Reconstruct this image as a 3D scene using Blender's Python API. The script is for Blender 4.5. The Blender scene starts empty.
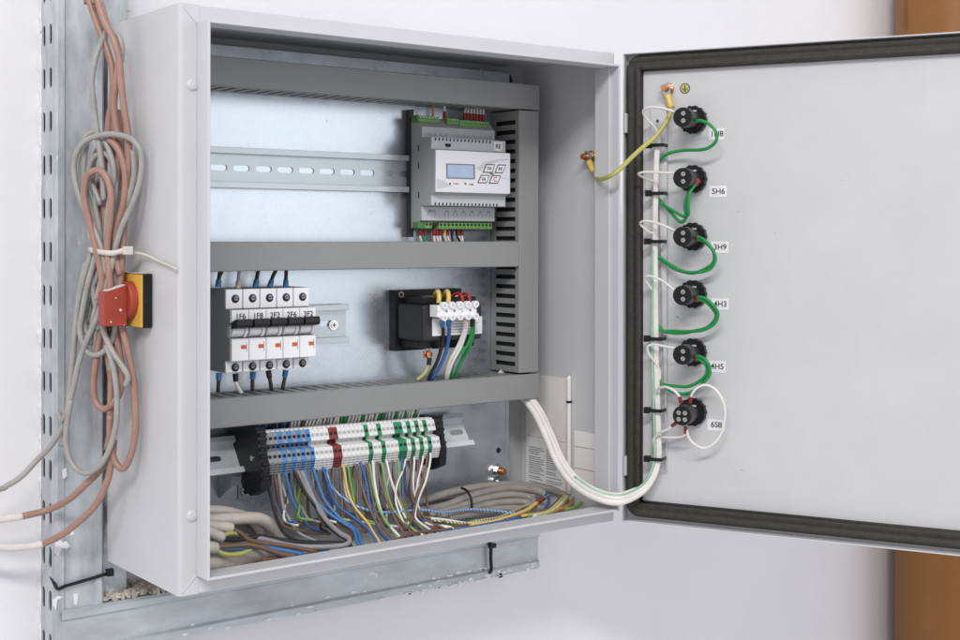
import bpy, bmesh, math, random
from mathutils import Vector, Matrix
random.seed(7)
SC = bpy.context.scene
COL = SC.collection
PI = math.pi

# ------------------------------------------------------------------ camera
F_PX, CX, CY, CZ, YAW, PIT, PPY, ROLL = 1326.26, -0.5702, -1.2473, 0.3643, 0.6519, -0.0015, 238.503, 0.0013
FW = Vector((math.sin(YAW)*math.cos(PIT), math.cos(YAW)*math.cos(PIT), math.sin(PIT)))
R0 = Vector((math.cos(YAW), -math.sin(YAW), 0)); U0 = R0.cross(FW)
RT = R0*math.cos(ROLL)+U0*math.sin(ROLL); UP = -R0*math.sin(ROLL)+U0*math.cos(ROLL)
CAMP = Vector((CX, CY, CZ))
W, H, D = 0.6, 0.6, 0.188          # enclosure
A, B = 0.0215, 0.0269              # front flange width, rim height
PL = 0.170                         # front of the mounting plate
DH = Vector((0.6059, -0.0067, 0))  # door hinge, door direction, door inward normal
DT = Vector((0.43670, -0.89961, 0)); DN = Vector((-0.89961, -0.43670, 0)); ZA = Vector((0, 0, 1))
DO = -0.015                        # inner door skin

def plane(px, py, p0, n):
    d = FW+RT*((px-480)/F_PX)-UP*((py-PPY)/F_PX)
    return CAMP+d*((p0-CAMP).dot(n)/d.dot(n))
def P(px, py, y): return plane(px, py, Vector((0, y, 0)), Vector((0, 1, 0)))
def PX(px, py, x): return plane(px, py, Vector((x, 0, 0)), Vector((1, 0, 0)))
def PD(px, py, o): return plane(px, py, DH+DN*o, DN)
def DW(t, z, o): return DH+DT*t+DN*o+ZA*z
def PB(px, py, off=0.0):           # a cable's hanging plane beside the enclosure
    n = Vector((-0.82, -0.57, 0)).normalized()
    return plane(px, py, Vector((-0.02, 0.118, 0))+n*off, n)

# ------------------------------------------------------------------ materials
def mat(name, col, rough=.5, metal=0., var=0., vscale=40., bump=0., bscale=200., coat=0., spec=.5, trans=0., streak=None):
    m = bpy.data.materials.new(name); m.use_nodes = True
    nt = m.node_tree; b = nt.nodes['Principled BSDF']
    b.inputs['Base Color'].default_value = (*col, 1); b.inputs['Roughness'].default_value = rough
    b.inputs['Metallic'].default_value = metal; b.inputs['Coat Weight'].default_value = coat
    b.inputs['Specular IOR Level'].default_value = spec
    if trans: b.inputs['Subsurface Weight'].default_value = trans; b.inputs['Subsurface Radius'].default_value = (.004, .004, .004)
    tc = nt.nodes.new('ShaderNodeTexCoord')
    if var:
        n = nt.nodes.new('ShaderNodeTexNoise'); n.inputs['Scale'].default_value = vscale; n.inputs['Detail'].default_value = 5
        n.inputs['Roughness'].default_value = .65
        if streak:
            mp = nt.nodes.new('ShaderNodeMapping'); mp.inputs['Scale'].default_value = streak
            nt.links.new(tc.outputs['Object'], mp.inputs[0]); nt.links.new(mp.outputs[0], n.inputs['Vector'])
        else: nt.links.new(tc.outputs['Object'], n.inputs['Vector'])
        r = nt.nodes.new('ShaderNodeValToRGB'); r.color_ramp.elements[0].position = .3; r.color_ramp.elements[1].position = .7
        r.color_ramp.elements[0].color = (*[max(0, c*(1-var)) for c in col], 1)
        r.color_ramp.elements[1].color = (*[min(1, c*(1+var)) for c in col], 1)
        nt.links.new(n.outputs['Fac'], r.inputs[0]); nt.links.new(r.outputs[0], b.inputs['Base Color'])
        mr = nt.nodes.new('ShaderNodeMapRange'); mr.inputs[3].default_value = max(.03, rough-.08); mr.inputs[4].default_value = min(1, rough+.08)
        nt.links.new(n.outputs['Fac'], mr.inputs[0]); nt.links.new(mr.outputs[0], b.inputs['Roughness'])
    if bump:
        n2 = nt.nodes.new('ShaderNodeTexNoise'); n2.inputs['Scale'].default_value = bscale; n2.inputs['Detail'].default_value = 3
        nt.links.new(tc.outputs['Object'], n2.inputs['Vector'])
        bp = nt.nodes.new('ShaderNodeBump'); bp.inputs['Strength'].default_value = bump; bp.inputs['Distance'].default_value = .002
        nt.links.new(n2.outputs['Fac'], bp.inputs['Height']); nt.links.new(bp.outputs[0], b.inputs['Normal'])
    return m
def splatter(m, col, lo, hi, scale=30, stretch=(1, 1, 1), rough=.8, bias=None):   # paint flecks of their own shape on a metal
    nt = m.node_tree; b = nt.nodes['Principled BSDF']
    tc = nt.nodes.new('ShaderNodeTexCoord'); mp = nt.nodes.new('ShaderNodeMapping'); mp.inputs['Scale'].default_value = stretch
    n = nt.nodes.new('ShaderNodeTexNoise'); n.inputs['Scale'].default_value = scale; n.inputs['Detail'].default_value = 8; n.inputs['Roughness'].default_value = .62
    nt.links.new(tc.outputs['Object'], mp.inputs[0]); nt.links.new(mp.outputs[0], n.inputs['Vector'])
    r = nt.nodes.new('ShaderNodeMapRange'); r.inputs[1].default_value = lo; r.inputs[2].default_value = hi
    src = n.outputs['Fac']
    if bias:                                             # paint gathers along one ridge of the channel (object x)
        sx = nt.nodes.new('ShaderNodeSeparateXYZ'); nt.links.new(tc.outputs['Object'], sx.inputs[0])
        d = nt.nodes.new('ShaderNodeMath'); d.operation = 'SUBTRACT'; d.inputs[1].default_value = bias[0]; nt.links.new(sx.outputs['X'], d.inputs[0])
        ab = nt.nodes.new('ShaderNodeMath'); ab.operation = 'ABSOLUTE'; nt.links.new(d.outputs[0], ab.inputs[0])
        mr2 = nt.nodes.new('ShaderNodeMapRange'); mr2.inputs[1].default_value = 0; mr2.inputs[2].default_value = bias[1]; mr2.inputs[3].default_value = bias[2]; mr2.inputs[4].default_value = -.04
        nt.links.new(ab.outputs[0], mr2.inputs[0])
        ad = nt.nodes.new('ShaderNodeMath'); ad.operation = 'ADD'; nt.links.new(src, ad.inputs[0]); nt.links.new(mr2.outputs[0], ad.inputs[1]); src = ad.outputs[0]
    nt.links.new(src, r.inputs[0])
    def mixin(sock, val, isc):
        mx = nt.nodes.new('ShaderNodeMix'); mx.data_type = 'RGBA' if isc else 'FLOAT'
        ia, ib, out = (6, 7, 2) if isc else (2, 3, 0)
        if sock.links:
            nt.links.new(sock.links[0].from_socket, mx.inputs[ia])
        else: mx.inputs[ia].default_value = sock.default_value
        mx.inputs[ib].default_value = (*val, 1) if isc else val
        nt.links.new(r.outputs[0], mx.inputs[0]); nt.links.new(mx.outputs[out], sock)
    mixin(b.inputs['Base Color'], col, True); mixin(b.inputs['Metallic'], 0., False); mixin(b.inputs['Roughness'], rough, False)
    return m
M = {}
M['wall'] = mat('wall_paint', (.80, .794, .815), .85, var=.02, vscale=5, bump=.2, bscale=85)
M['enamel'] = mat('grey_enamel', (.588, .59, .607), .40, var=.035, vscale=9, bump=.05, bscale=900)
M['enamel_shaded'] = mat('grey_enamel_shaded', (.405, .415, .417), .5, var=.03, vscale=14, bump=.05, bscale=900)  # cabinet enamel darkened, interior shade put into the colour
M['plate'] = mat('galvanised_sheet', (.54, .59, .645), .29, .80, var=.11, vscale=34, bump=.015, bscale=180)
splatter(M['plate'], (.30, .33, .36), .705, .74, 120, (1, 1, 1), .5)
M['zinc'] = mat('zinc_strut', (.50, .535, .56), .42, .35, var=.24, vscale=42, streak=(1, 1, .35), bump=.1, bscale=120)
splatter(M['zinc'], (.80, .78, .77), .60, .66, 30, (1, 1, .5), bias=(.010, .012, .11))
M['zincrow'] = mat('zinc_strut_low', (.50, .54, .57), .44, .4, var=.2, vscale=30, streak=(.3, 1, 1), bump=.1, bscale=120)
splatter(M['zincrow'], (.80, .78, .78), .69, .71, 24, (.6, 1, 1))
M['painted'] = mat('painted_edge', (.72, .70, .69), .8, var=.08, vscale=40, bump=.3, bscale=90)
splatter(M['painted'], (.34, .20, .13), .66, .72, 34, (1, 1, .5))
M['rail'] = mat('zinc_rail', (.50, .54, .57), .33, .55, var=.06, vscale=60)
M['rail_lit'] = mat('zinc_rail_lit', (.70, .73, .74), .38, .15, var=.06, vscale=60)  # lit copy of the rail zinc, lightened for the tilted rail
M['steel'] = mat('bright_steel', (.62, .62, .61), .25, 1., var=.08, vscale=200)
M['copper'] = mat('copper_stud', (.72, .34, .16), .35, 1., var=.15, vscale=150)
M['duct'] = mat('grey_duct_plastic', (.265, .268, .268), .5, var=.04, vscale=20, bump=.04, bscale=500)
M['dark'] = mat('hollow_shade', (.012, .012, .012), .8)  # near-black that paints the shade inside slots, holes and recesses
M['black'] = mat('black_plastic', (.012, .012, .013), .38, var=.2, vscale=90, spec=.28)
M['blackgrey'] = mat('worn_black_plastic', (.026, .027, .028), .36, var=.25, vscale=90, spec=.35)
M['rubber'] = mat('black_foam_rubber', (.030, .028, .023), .62, var=.3, vscale=120, bump=.3, bscale=400)
splatter(M['rubber'], (.25, .23, .2), .70, .76, 160, (1, 1, 1))
M['white'] = mat('white_plastic', (.86, .86, .88), .38, var=.02, vscale=80)
M['mcbside'] = mat('breaker_grey_plastic', (.21, .22, .22), .45, var=.06, vscale=60)
M['ctl'] = mat('controller_grey_plastic', (.50, .51, .525), .45, var=.03, vscale=60)
M['ctl_side'] = mat('controller_side_plastic', (.37, .375, .375), .5, var=.03, vscale=60)
M['panel'] = mat('front_foil', (.74, .74, .78), .35, var=.02, vscale=30)
M['foilgrey'] = mat('front_foil_grey', (.55, .56, .60), .35)
M['lcd'] = mat('lcd_glass', (.40, .50, .70), .15, var=.06, vscale=30)
M['ink'] = mat('black_ink', (.03, .03, .035), .6)
M['greyink'] = mat('grey_ink', (.22, .22, .25), .6)
M['redink'] = mat('red_ink', (.65, .09, .04), .6)
M['conn'] = mat('green_connector', (.15, .33, .085), .42, var=.06, vscale=80)
M['conn_dk'] = mat('green_connector_hood', (.07, .19, .05), .42, var=.1, vscale=80)
M['tgrey'] = mat('terminal_grey', (.27, .28, .30), .45, var=.05, vscale=200)
M['tblue'] = mat('terminal_blue', (.045, .24, .60), .42, var=.05, vscale=200)
M['twhite'] = mat('terminal_white', (.76, .75, .75), .42, var=.03, vscale=200)
M['tred'] = mat('terminal_red', (.22, .03, .025), .45, var=.06, vscale=200)
M['tgreen'] = mat('terminal_green', (.015, .25, .11), .42, var=.06, vscale=200)
M['hole_lt'] = mat('terminal_hole_pale', (.42, .41, .41), .6)
M['paper'] = mat('paper', (.80, .775, .75), .85, var=.03, vscale=25)
M['paper2'] = mat('paper_white', (.84, .825, .82), .8, var=.02, vscale=25)
M['sticker'] = mat('sticker_white', (.80, .79, .82), .5)
M['yellow'] = mat('switch_yellow', (.68, .40, .06), .5, var=.08, vscale=60, bump=.05, bscale=300)
M['red'] = mat('switch_red', (.33, .042, .024), .5, var=.12, vscale=70, bump=.08, bscale=300)
splatter(M['red'], (.75, .6, .52), .70, .73, 190)
M['dust'] = mat('plaster_dust', (.66, .58, .54), .95, var=.12, vscale=200)
M['orange'] = mat('indicator_red', (.60, .10, .035), .45)
M['chip'] = mat('bare_plaster_chip', (.36, .25, .19), .9, var=.3, vscale=150)
M['pipe'] = mat('brown_pipe_plastic', (.25, .10, .018), .34, var=.10, vscale=7, bump=.04, bscale=40)
splatter(M['pipe'], (.62, .42, .28), .73, .76, 90)
M['pipestamp'] = mat('pipe_stamp', (.17, .10, .05), .5, var=.3, vscale=120)
M['rubble'] = mat('plaster_rubble', (.50, .45, .38), .9, var=.3, vscale=90)
WIRE = dict(brown=(.165, .095, .066), blue=(.05, .175, .40), navy=(.035, .11, .33), grey=(.28, .275, .29), yellow=(.72, .50, .14), lime=(.21, .38, .09),
            white=(.78, .75, .72), black=(.018, .018, .018), green=(.012, .27, .065), red=(.42, .03, .03), orange=(.62, .22, .05),
            salmon=(.34, .195, .155), ash=(.33, .32, .305), beige=(.60, .535, .48), slate=(.29, .27, .245), earth=(.46, .45, .13), pale=(.42, .42, .44))
for k, c in WIRE.items(): M['w_'+k] = mat(k+'_wire_sheath', c, .42, var=.16 if k in ('salmon', 'ash', 'slate', 'beige') else .08, vscale=45, bump=.12 if k in ('salmon', 'ash') else 0)
def striped(name, c1, c2, scale=260, tw=(1, .4, .6)):
    m = mat(name, c1, .42); nt = m.node_tree; b = nt.nodes['Principled BSDF']
    tc = nt.nodes.new('ShaderNodeTexCoord'); mp = nt.nodes.new('ShaderNodeMapping'); mp.inputs['Rotation'].default_value = (.5, .4, .3)
    w = nt.nodes.new('ShaderNodeTexWave'); w.inputs['Scale'].default_value = scale/6.28; w.inputs['Distortion'].default_value = .6
    r = nt.nodes.new('ShaderNodeValToRGB'); r.color_ramp.interpolation = 'CONSTANT'; r.color_ramp.elements[1].position = .52
    r.color_ramp.elements[0].color = (*c1, 1); r.color_ramp.elements[1].color = (*c2, 1)
    nt.links.new(tc.outputs['Object'], mp.inputs[0]); nt.links.new(mp.outputs[0], w.inputs['Vector'])
    nt.links.new(w.outputs['Fac'], r.inputs[0]); nt.links.new(r.outputs[0], b.inputs['Base Color']); return m
M['w_bluewhite'] = striped('blue_white_twisted_sheath', (.05, .22, .55), (.42, .47, .55), 520)
M['w_mixed'] = striped('multicolour_twisted_sheath', (.17, .22, .06), (.62, .56, .46), 520)

# ------------------------------------------------------------------ mesh helpers
class MB:
    def __init__(s): s.bm = bmesh.new(); s.mats = []
    def mi(s, m):
        if m not in s.mats: s.mats.append(m)
        return s.mats.index(m)
    def _fin(s, faces, m, smooth=False):
        k = s.mi(m)
        for f in faces: f.material_index = k; f.smooth = smooth
    def box(s, x0, x1, y0, y1, z0, z1, m, bev=0., xf=None, seg=2):
        t = bmesh.new(); bmesh.ops.create_cube(t, size=1)
        for v in t.verts: v.co = Vector(((x0+x1)/2+v.co.x*(x1-x0), (y0+y1)/2+v.co.y*(y1-y0), (z0+z1)/2+v.co.z*(z1-z0)))
        if bev: bmesh.ops.bevel(t, geom=t.edges[:], offset=bev, segments=seg, profile=.5, affect='EDGES')
        return s.merge(t, m, xf, bool(bev) and False)
    def merge(s, t, m, xf=None, smooth=False):
        vs = {}
        for v in t.verts: vs[v] = s.bm.verts.new(xf(v.co) if xf else v.co)
        fs = []
        for f in t.faces:
            try: fs.append(s.bm.faces.new([vs[v] for v in f.verts]))
            except ValueError: pass
        s._fin(fs, m, smooth); t.free(); return fs
    def prism(s, pts, mapf, a, b, m, smooth=False):      # closed 2-D outline extruded from a to b
        t = bmesh.new(); n = len(pts)
        va = [t.verts.new(mapf(u, v, a)) for u, v in pts]; vb = [t.verts.new(mapf(u, v, b)) for u, v in pts]
        for i in range(n): t.faces.new((va[i], va[(i+1) % n], vb[(i+1) % n], vb[i]))
        for loop in (va, vb):
            es = [t.edges.get((loop[i], loop[(i+1) % n])) for i in range(n)]
            bmesh.ops.triangle_fill(t, use_beauty=True, edges=es)
        bmesh.ops.recalc_face_normals(t, faces=t.faces[:])
        return s.merge(t, m, None, smooth)
    def holed(s, outer, holes, mapf, a, b, m):           # sheet with openings, thickness a..b
        t = bmesh.new(); allv = []
        for loop in [outer]+holes:
            va = [t.verts.new((u, v, 0)) for u, v in loop]; allv.append(va)
            for i in range(len(va)): t.edges.new((va[i], va[(i+1) % len(va)]))
        bmesh.ops.triangle_fill(t, use_beauty=True, edges=t.edges[:])
        ff = t.faces[:]
        va = {v: v.co.copy() for v in t.verts}
        o = bmesh.new(); A_ = {}; B_ = {}
        for v, co in va.items(): A_[v] = o.verts.new(mapf(co.x, co.y, a)); B_[v] = o.verts.new(mapf(co.x, co.y, b))
        for f in ff:
            o.faces.new([A_[v] for v in f.verts]); o.faces.new([B_[v] for v in reversed(f.verts)])
        for loop in allv:
            for i in range(len(loop)):
                p, q = loop[i], loop[(i+1) % len(loop)]
                o.faces.new((A_[p], A_[q], B_[q], B_[p]))
        bmesh.ops.recalc_face_normals(o, faces=o.faces[:]); t.free()
        return s.merge(o, m)
    def cyl(s, c, axis, r, l, m, seg=20, r2=None, cap=True, smooth=True):   # from c along axis, length l
        ax = Vector(axis).normalized(); t = Vector((0, 0, 1)) if abs(ax.z) < .9 else Vector((1, 0, 0))
        e1 = ax.cross(t).normalized(); e2 = ax.cross(e1); r2 = r if r2 is None else r2; c = Vector(c)
        va = []; vb = []
        for i in range(seg):
            d = e1*math.cos(2*PI*i/seg)+e2*math.sin(2*PI*i/seg)
            va.append(s.bm.verts.new(c+d*r)); vb.append(s.bm.verts.new(c+ax*l+d*r2))
        fs = [s.bm.faces.new((va[i], vb[i], vb[(i+1) % seg], va[(i+1) % seg])) for i in range(seg)]
        s._fin(fs, m, smooth)
        if cap:
            ca = [s.bm.verts.new(v.co) for v in va]; cb = [s.bm.verts.new(v.co) for v in vb]
            s._fin([s.bm.faces.new(ca), s.bm.faces.new(cb[::-1])], m)
    def lathe(s, c, axis, prof, m, seg=24):               # prof: (distance along axis, radius)
        for (d0, r0), (d1, r1) in zip(prof, prof[1:]):
            s.cyl(Vector(c)+Vector(axis).normalized()*d0, axis if d1 >= d0 else tuple(-x for x in axis), max(r0, 1e-5), max(abs(d1-d0), 1e-6), m, seg, max(r1, 1e-5), cap=False)
    def tube(s, pts, r, m, seg=9, sub=5, caps=True):
        q = spline(pts, sub); n = len(q); rings = []
        t0 = (q[1]-q[0]).normalized(); ref = Vector((0, 0, 1)) if abs(t0.z) < .9 else Vector((1, 0, 0))
        e = t0.cross(ref).normalized()
        for i in range(n):
            t = (q[min(i+1, n-1)]-q[max(i-1, 0)]).normalized()
            e = (e-t*e.dot(t)).normalized(); f = t.cross(e); rr = r(i/(n-1)) if callable(r) else r
            rings.append([s.bm.verts.new(q[i]+(e*math.cos(2*PI*k/seg)+f*math.sin(2*PI*k/seg))*rr) for k in range(seg)])
        fs = []
        for a_, b_ in zip(rings, rings[1:]):
            for k in range(seg): fs.append(s.bm.faces.new((a_[k], a_[(k+1) % seg], b_[(k+1) % seg], b_[k])))
        s._fin(fs, m, True)
        if caps: s._fin([s.bm.faces.new(rings[0][::-1]), s.bm.faces.new(rings[-1])], m)
    def quadsheet(s, fn, nu, nv, m, smooth=True):
        g = [[s.bm.verts.new(fn(i/nu, j/nv)) for j in range(nv+1)] for i in range(nu+1)]
        s._fin([s.bm.faces.new((g[i][j], g[i+1][j], g[i+1][j+1], g[i][j+1])) for i in range(nu) for j in range(nv)], m, smooth)
    def text(s, txt, origin, right, up, size, m, align='CENTER', ext=.0003):
        cu = bpy.data.curves.new('lettering', 'FONT'); cu.body = txt; cu.size = size; cu.align_x = align; cu.align_y = 'CENTER'; cu.offset = size*.012
        ob = bpy.data.objects.new('lettering', cu); COL.objects.link(ob)
        dg = bpy.context.evaluated_depsgraph_get(); me = bpy.data.meshes.new_from_object(ob.evaluated_get(dg))
        nrm = right.cross(up); o = Vector(origin)+nrm*ext
        t = bmesh.new(); t.from_mesh(me)
        s.merge(t, m, lambda c: o+right*c.x+up*c.y)
        bpy.data.objects.remove(ob); bpy.data.curves.remove(cu); bpy.data.meshes.remove(me)
    def build(s, name, parent=None, loc=None):
        me = bpy.data.meshes.new(name)
        bmesh.ops.recalc_face_normals(s.bm, faces=[f for f in s.bm.faces if len(f.verts) > 0]) if False else None
        if loc is not None:
            for v in s.bm.verts: v.co -= Vector(loc)
        s.bm.to_mesh(me); s.bm.free()
        for m in s.mats: me.materials.append(m)
        ob = bpy.data.objects.new(name, me); COL.objects.link(ob)
        if loc is not None: ob.location = loc
        if parent:
            ob.parent = parent
            pl = Vector((0, 0, 0)); q = parent
            while q: pl += q.location; q = q.parent
            ob.location = -pl if loc is None else Vector(loc)-pl
        return ob
def spline(pts, sub=5):
    p = [Vector(x) for x in pts]
    if len(p) == 2: return [p[0].lerp(p[1], i/sub) for i in range(sub+1)]
    ex = [2*p[0]-p[1]]+p+[2*p[-1]-p[-2]]; out = []
    for i in range(1, len(ex)-2):
        a, b, c, d = ex[i-1:i+3]
        for k in range(sub):
            t = k/sub
            out.append(.5*((2*b)+(c-a)*t+(2*a-5*b+4*c-d)*t*t+(-a+3*b-3*c+d)*t**3))
    return out+[p[-1]]
def tag(o, label, cat, group=None, kind=None):
    if label: o['label'] = label
    if cat: o['category'] = cat
    if group: o['group'] = group
    if kind: o['kind'] = kind
    return o
def thing(name, loc, label, cat, group=None):
    o = bpy.data.objects.new(name, None); COL.objects.link(o); o.location = loc; o.empty_display_size = .01
    return tag(o, label, cat, group)
def copy_tree(o, loc, label, group=None):
    c = o.copy(); COL.objects.link(c); c.location = loc; c['label'] = label
    if group: c['group'] = group
    for ch in o.children:
        k = ch.copy(); COL.objects.link(k); k.parent = c
        for g in ch.children:
            gg = g.copy(); COL.objects.link(gg); gg.parent = k
    return c
def slot(u, v, lu, lv, n=5):            # obround outline, long along u (lu>lv) or v
    r = min(lu, lv)/2; pts = []
    if lu >= lv:
        for i in range(n+1): a = -PI/2+PI*i/n; pts.append((u+lu/2-r+r*math.cos(a), v+r*math.sin(a)))
        for i in range(n+1): a = PI/2+PI*i/n; pts.append((u-lu/2+r+r*math.cos(a), v+r*math.sin(a)))
    else:
        for i in range(n+1): a = PI*i/n; pts.append((u+r*math.cos(a), v+lv/2-r+r*math.sin(a)))
        for i in range(n+1): a = PI+PI*i/n; pts.append((u+r*math.cos(a), v-lv/2+r+r*math.sin(a)))
    return pts
def rect(u0, u1, v0, v1): return [(u0, v0), (u1, v0), (u1, v1), (u0, v1)]
XZ = lambda u, v, w: Vector((u, w, v))      # front sheets
YZ = lambda u, v, w: Vector((w, u, v))      # side sheets, u = y
XY = lambda u, v, w: Vector((u, v, w))
DM = lambda u, v, w: DW(u, v, w)
EX, EY = Vector((1, 0, 0)), Vector((0, 1, 0))
ORD = 'first second third fourth fifth sixth seventh eighth ninth tenth eleventh twelfth thirteenth fourteenth fifteenth sixteenth'.split()

#==PART2==
# ------------------------------------------------------------------ wall, struts, pipe
YW = 0.236
b = MB(); b.box(-2.4, 4.2, YW, YW+.12, -1.6, 2.2, M['wall'])
for px, py, w_, h_ in ((121, 2, 2.2, 1.6), (118.5, 4, 1, 1.2), (112, 1, 3, .5), (123, 3, 1, .8), (128, 11, 5, .35), (41, 32, .9, 1.6), (40, 51, .8, 1.8), (41.5, 90, .8, 3), (42, 575, .8, 3), (41, 598, .7, 4), (42, 150, .7, 2), (43, 470, .8, 2.4)):
    pts = []
    for k in range(9):
        a = 2*PI*k/9; q = P(px+w_*random.uniform(.5, 1.1)*math.cos(a), py+h_*random.uniform(.5, 1.1)*math.sin(a), YW); pts.append((q.x, q.z))
    b.prism(pts, XZ, YW-.0005, YW+.001, M['chip'])
tag(b.build('wall'), None, None, kind='structure')

def strut(name, label, cat, length, mp, m, parts, holes, more=None):
    """slotted installation channel; mp maps (along, across, depth) into the world, across 0..0.056, depth 0..0.045"""
    root = thing(name, parts, label, cat)
    b = MB()
    prof = [(0, .045), (0, .003), (.003, 0), (.010, 0), (.0125, .0035), (.0435, .0035), (.046, 0), (.053, 0), (.056, .003), (.056, .045)]
    inner = [(.0545, .045), (.0545, .0035), (.0525, .0015), (.0467, .0015), (.0442, .005), (.0118, .005), (.0093, .0015), (.0035, .0015), (.0015, .0035), (.0015, .045)]
    pr = prof+inner
    n = len(pr); t = bmesh.new()
    va = [t.verts.new(mp(0, u, d)) for u, d in pr]; vb = [t.verts.new(mp(length, u, d)) for u, d in pr]
    keep = range(n)
    for i in keep:
        if i in (0,) or i == n-2: continue           # the slotted side is a sheet with openings of its own
        t.faces.new((va[i], va[(i+1) % n], vb[(i+1) % n], vb[i]))
    for i in range(len(prof)-1):
        t.faces.new((va[i], va[i+1], va[n-2-i], va[n-1-i])); t.faces.new((vb[i], vb[i+1], vb[n-2-i], vb[n-1-i]))
    bmesh.ops.recalc_face_normals(t, faces=t.faces[:]); b.merge(t, m)
    b.holed(rect(0, length, .0031, .045), holes, lambda u, v, w: mp(u, w, v), 0, .0015, m)
    if holes: b.holed(rect(0, length, .006, .0445), [], lambda u, v, w: mp(u, w, v), .0024, .0030, M['dark'])  # dark backing sheet stands in for the shade behind the slots
    if more: more(b)
    b.build('channel', root)
    return root
# upright: along z, across x, depth y
X0, Y0 = -.0585, .190
hs = []
for k in range(-5, 18):
    zc = .5875-k*.0482
    hs += [slot(zc+.35, .0155, .0235, .0086), slot(zc+.35, .0364, .0235, .0086)]
hs = [h for h in hs if min(u for u, v in h) > .005 and max(u for u, v in h) < 1.14]
up = strut('slotted_channel', 'upright galvanised slotted channel spotted with white paint, left of the grey cabinet', 'metal channel', .96+.19,
           lambda a, u, d: Vector((X0+u, Y0+d, a-.35)), M['zinc'], (X0, Y0, -.35), hs)
b = MB()
b.quadsheet(lambda s, t: Vector((X0-.0002-(.0022+.0011*math.sin(s*97)+.0012*math.sin(s*263+2)+.0009*math.sin(s*611))*t, YW-.0005-(.0022+.0009*math.sin(s*170))*(1-t), -.35+s*1.15)), 420, 2, M['painted'])
tag(b.build('plaster_edge'), 'ragged painted plaster edge running up the wall beside the slotted channel', 'plaster edge')
# paint smears along the low channel
def smears(b):
    random.seed(11)
    for k in range(80):
        x = random.uniform(.02, .61); z = -.1035+random.choice((.000, .002, .006, .011, .013))+random.uniform(-.002, .003)
        if random.random() < .6: x = random.uniform(.40, .618)
        n = random.randint(7, 11); rx = random.uniform(.0015, .009); rz = random.uniform(.0006, .0026)
        d = .186 if (z < -.0935) else .1895
        b.prism([(x+rx*random.uniform(.5, 1)*math.cos(2*PI*i/n), z+rz*random.uniform(.5, 1)*math.sin(2*PI*i/n)) for i in range(n)], XZ, d-.0007, d+.001, M['sticker'])
low = strut('mounting_channel', 'galvanised mounting channel running level under the grey cabinet, paint smeared on its lower lip', 'metal channel', .682,
            lambda a, u, d: Vector((X0+.0065+a, .190+d-.004, -.1035+u)), M['zincrow'], (X0, .19, -.104), [], smears)
b = MB(); b.box(-.0017, .0305, .2055, .226, -.3, .80, M['zinc'], .002)
b.build('back_strip', up)
def blob(pts, d):
    b = MB()
    b.prism([(P(x, y, d).x, P(x, y, d).z) for x, y in pts], XZ, d-.0006, d+.0012, M['sticker']); b.build('paint_drip', up)
blob([(73, 594), (78, 593.5), (77.5, 600), (76.5, 605), (74, 604.5), (73.5, 599)], .1935)
blob([(56, 543), (60, 540), (63, 543), (66, 541), (70, 546), (66, 549), (62, 548), (58, 556), (54.5, 553)], .190)
blob([(53, 600), (58, 596), (63, 597), (57, 600), (56, 610), (53.5, 606)], .190)
blob([(70, 532), (73, 530), (74, 534), (71, 536)], .1935)
blob([(62, 470), (66, 468), (67, 476), (63, 479)], .190)
# rubble on the channel's ledge
b = MB()
for k in range(330):
    x = random.uniform(.000, .085); y = random.uniform(.190, .226); s = random.uniform(.0012, .0048)
    z = -.0475+random.uniform(0, .010)*(.3+.7*(y-.19)/.036)*(1-abs(x-.035)/.09)
    t = bmesh.new(); bmesh.ops.create_icosphere(t, subdivisions=1, radius=s)
    q = Matrix.Rotation(random.uniform(0, 6), 3, Vector((random.random(), random.random(), random.random()+.1)).normalized())
    sx, sy, sz = random.uniform(.7, 1.8), random.uniform(.6, 1.2), random.uniform(.3, .7)
    for v in t.verts:
        c = v.co*random.uniform(.75, 1.2); v.co = q @ Vector((c.x*sx, c.y*sy, c.z*sz))+Vector((x, y, z+.002))
    b.merge(t, M['rubble'] if random.random() < .75 else M['dust'])
tag(b.build('plaster_rubble'), 'crumbs of broken plaster lying on the ledge of the level channel', 'rubble', kind='stuff')

# brown drain pipe
rp = .098; c1 = Vector((1.5545, .136, 0))
b = MB(); b.cyl((c1.x, c1.y, -1.5), (0, 0, 1), rp, 3.6, M['pipe'], 96)
pipe = thing('drain_pipe', (c1.x, c1.y, -1.5), 'smooth brown plastic pipe standing upright behind the open door', 'pipe'); b.build('pipe_wall', pipe)
b = MB()
a0 = math.atan2(-CY+0, 0)
def pipept(px, py, lift=.0006):
    d = FW+RT*((px-480)/F_PX)-UP*((py-PPY)/F_PX); o = CAMP-Vector((c1.x, c1.y, 0)); R_ = rp+lift
    A_ = d.x**2+d.y**2; B_ = 2*(o.x*d.x+o.y*d.y); C_ = o.x**2+o.y**2-R_*R_
    t = (-B_-math.sqrt(max(0, B_*B_-4*A_*C_)))/(2*A_); return CAMP+d*t
cen = pipept(905.5, 15); ang0 = math.atan2(cen.y-c1.y, cen.x-c1.x)
def onpipe(s, z, lift=.0005): return Vector((c1.x+(rp+lift)*math.cos(ang0+s/rp), c1.y+(rp+lift)*math.sin(ang0+s/rp), z))
def ringmark(o1, o2):
    n = len(o1)
    v1 = [b.bm.verts.new(onpipe(u, v)) for u, v in o1]; v2 = [b.bm.verts.new(onpipe(u, v)) for u, v in o2]
    b._fin([b.bm.faces.new((v1[i], v1[(i+1) % n], v2[(i+1) % n], v2[i])) for i in range(n)], M['pipestamp'])
zc = cen.z
ringmark(slot(0, zc, .0095, .058, 10), slot(0, zc, .0075, .055, 10))
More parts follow.
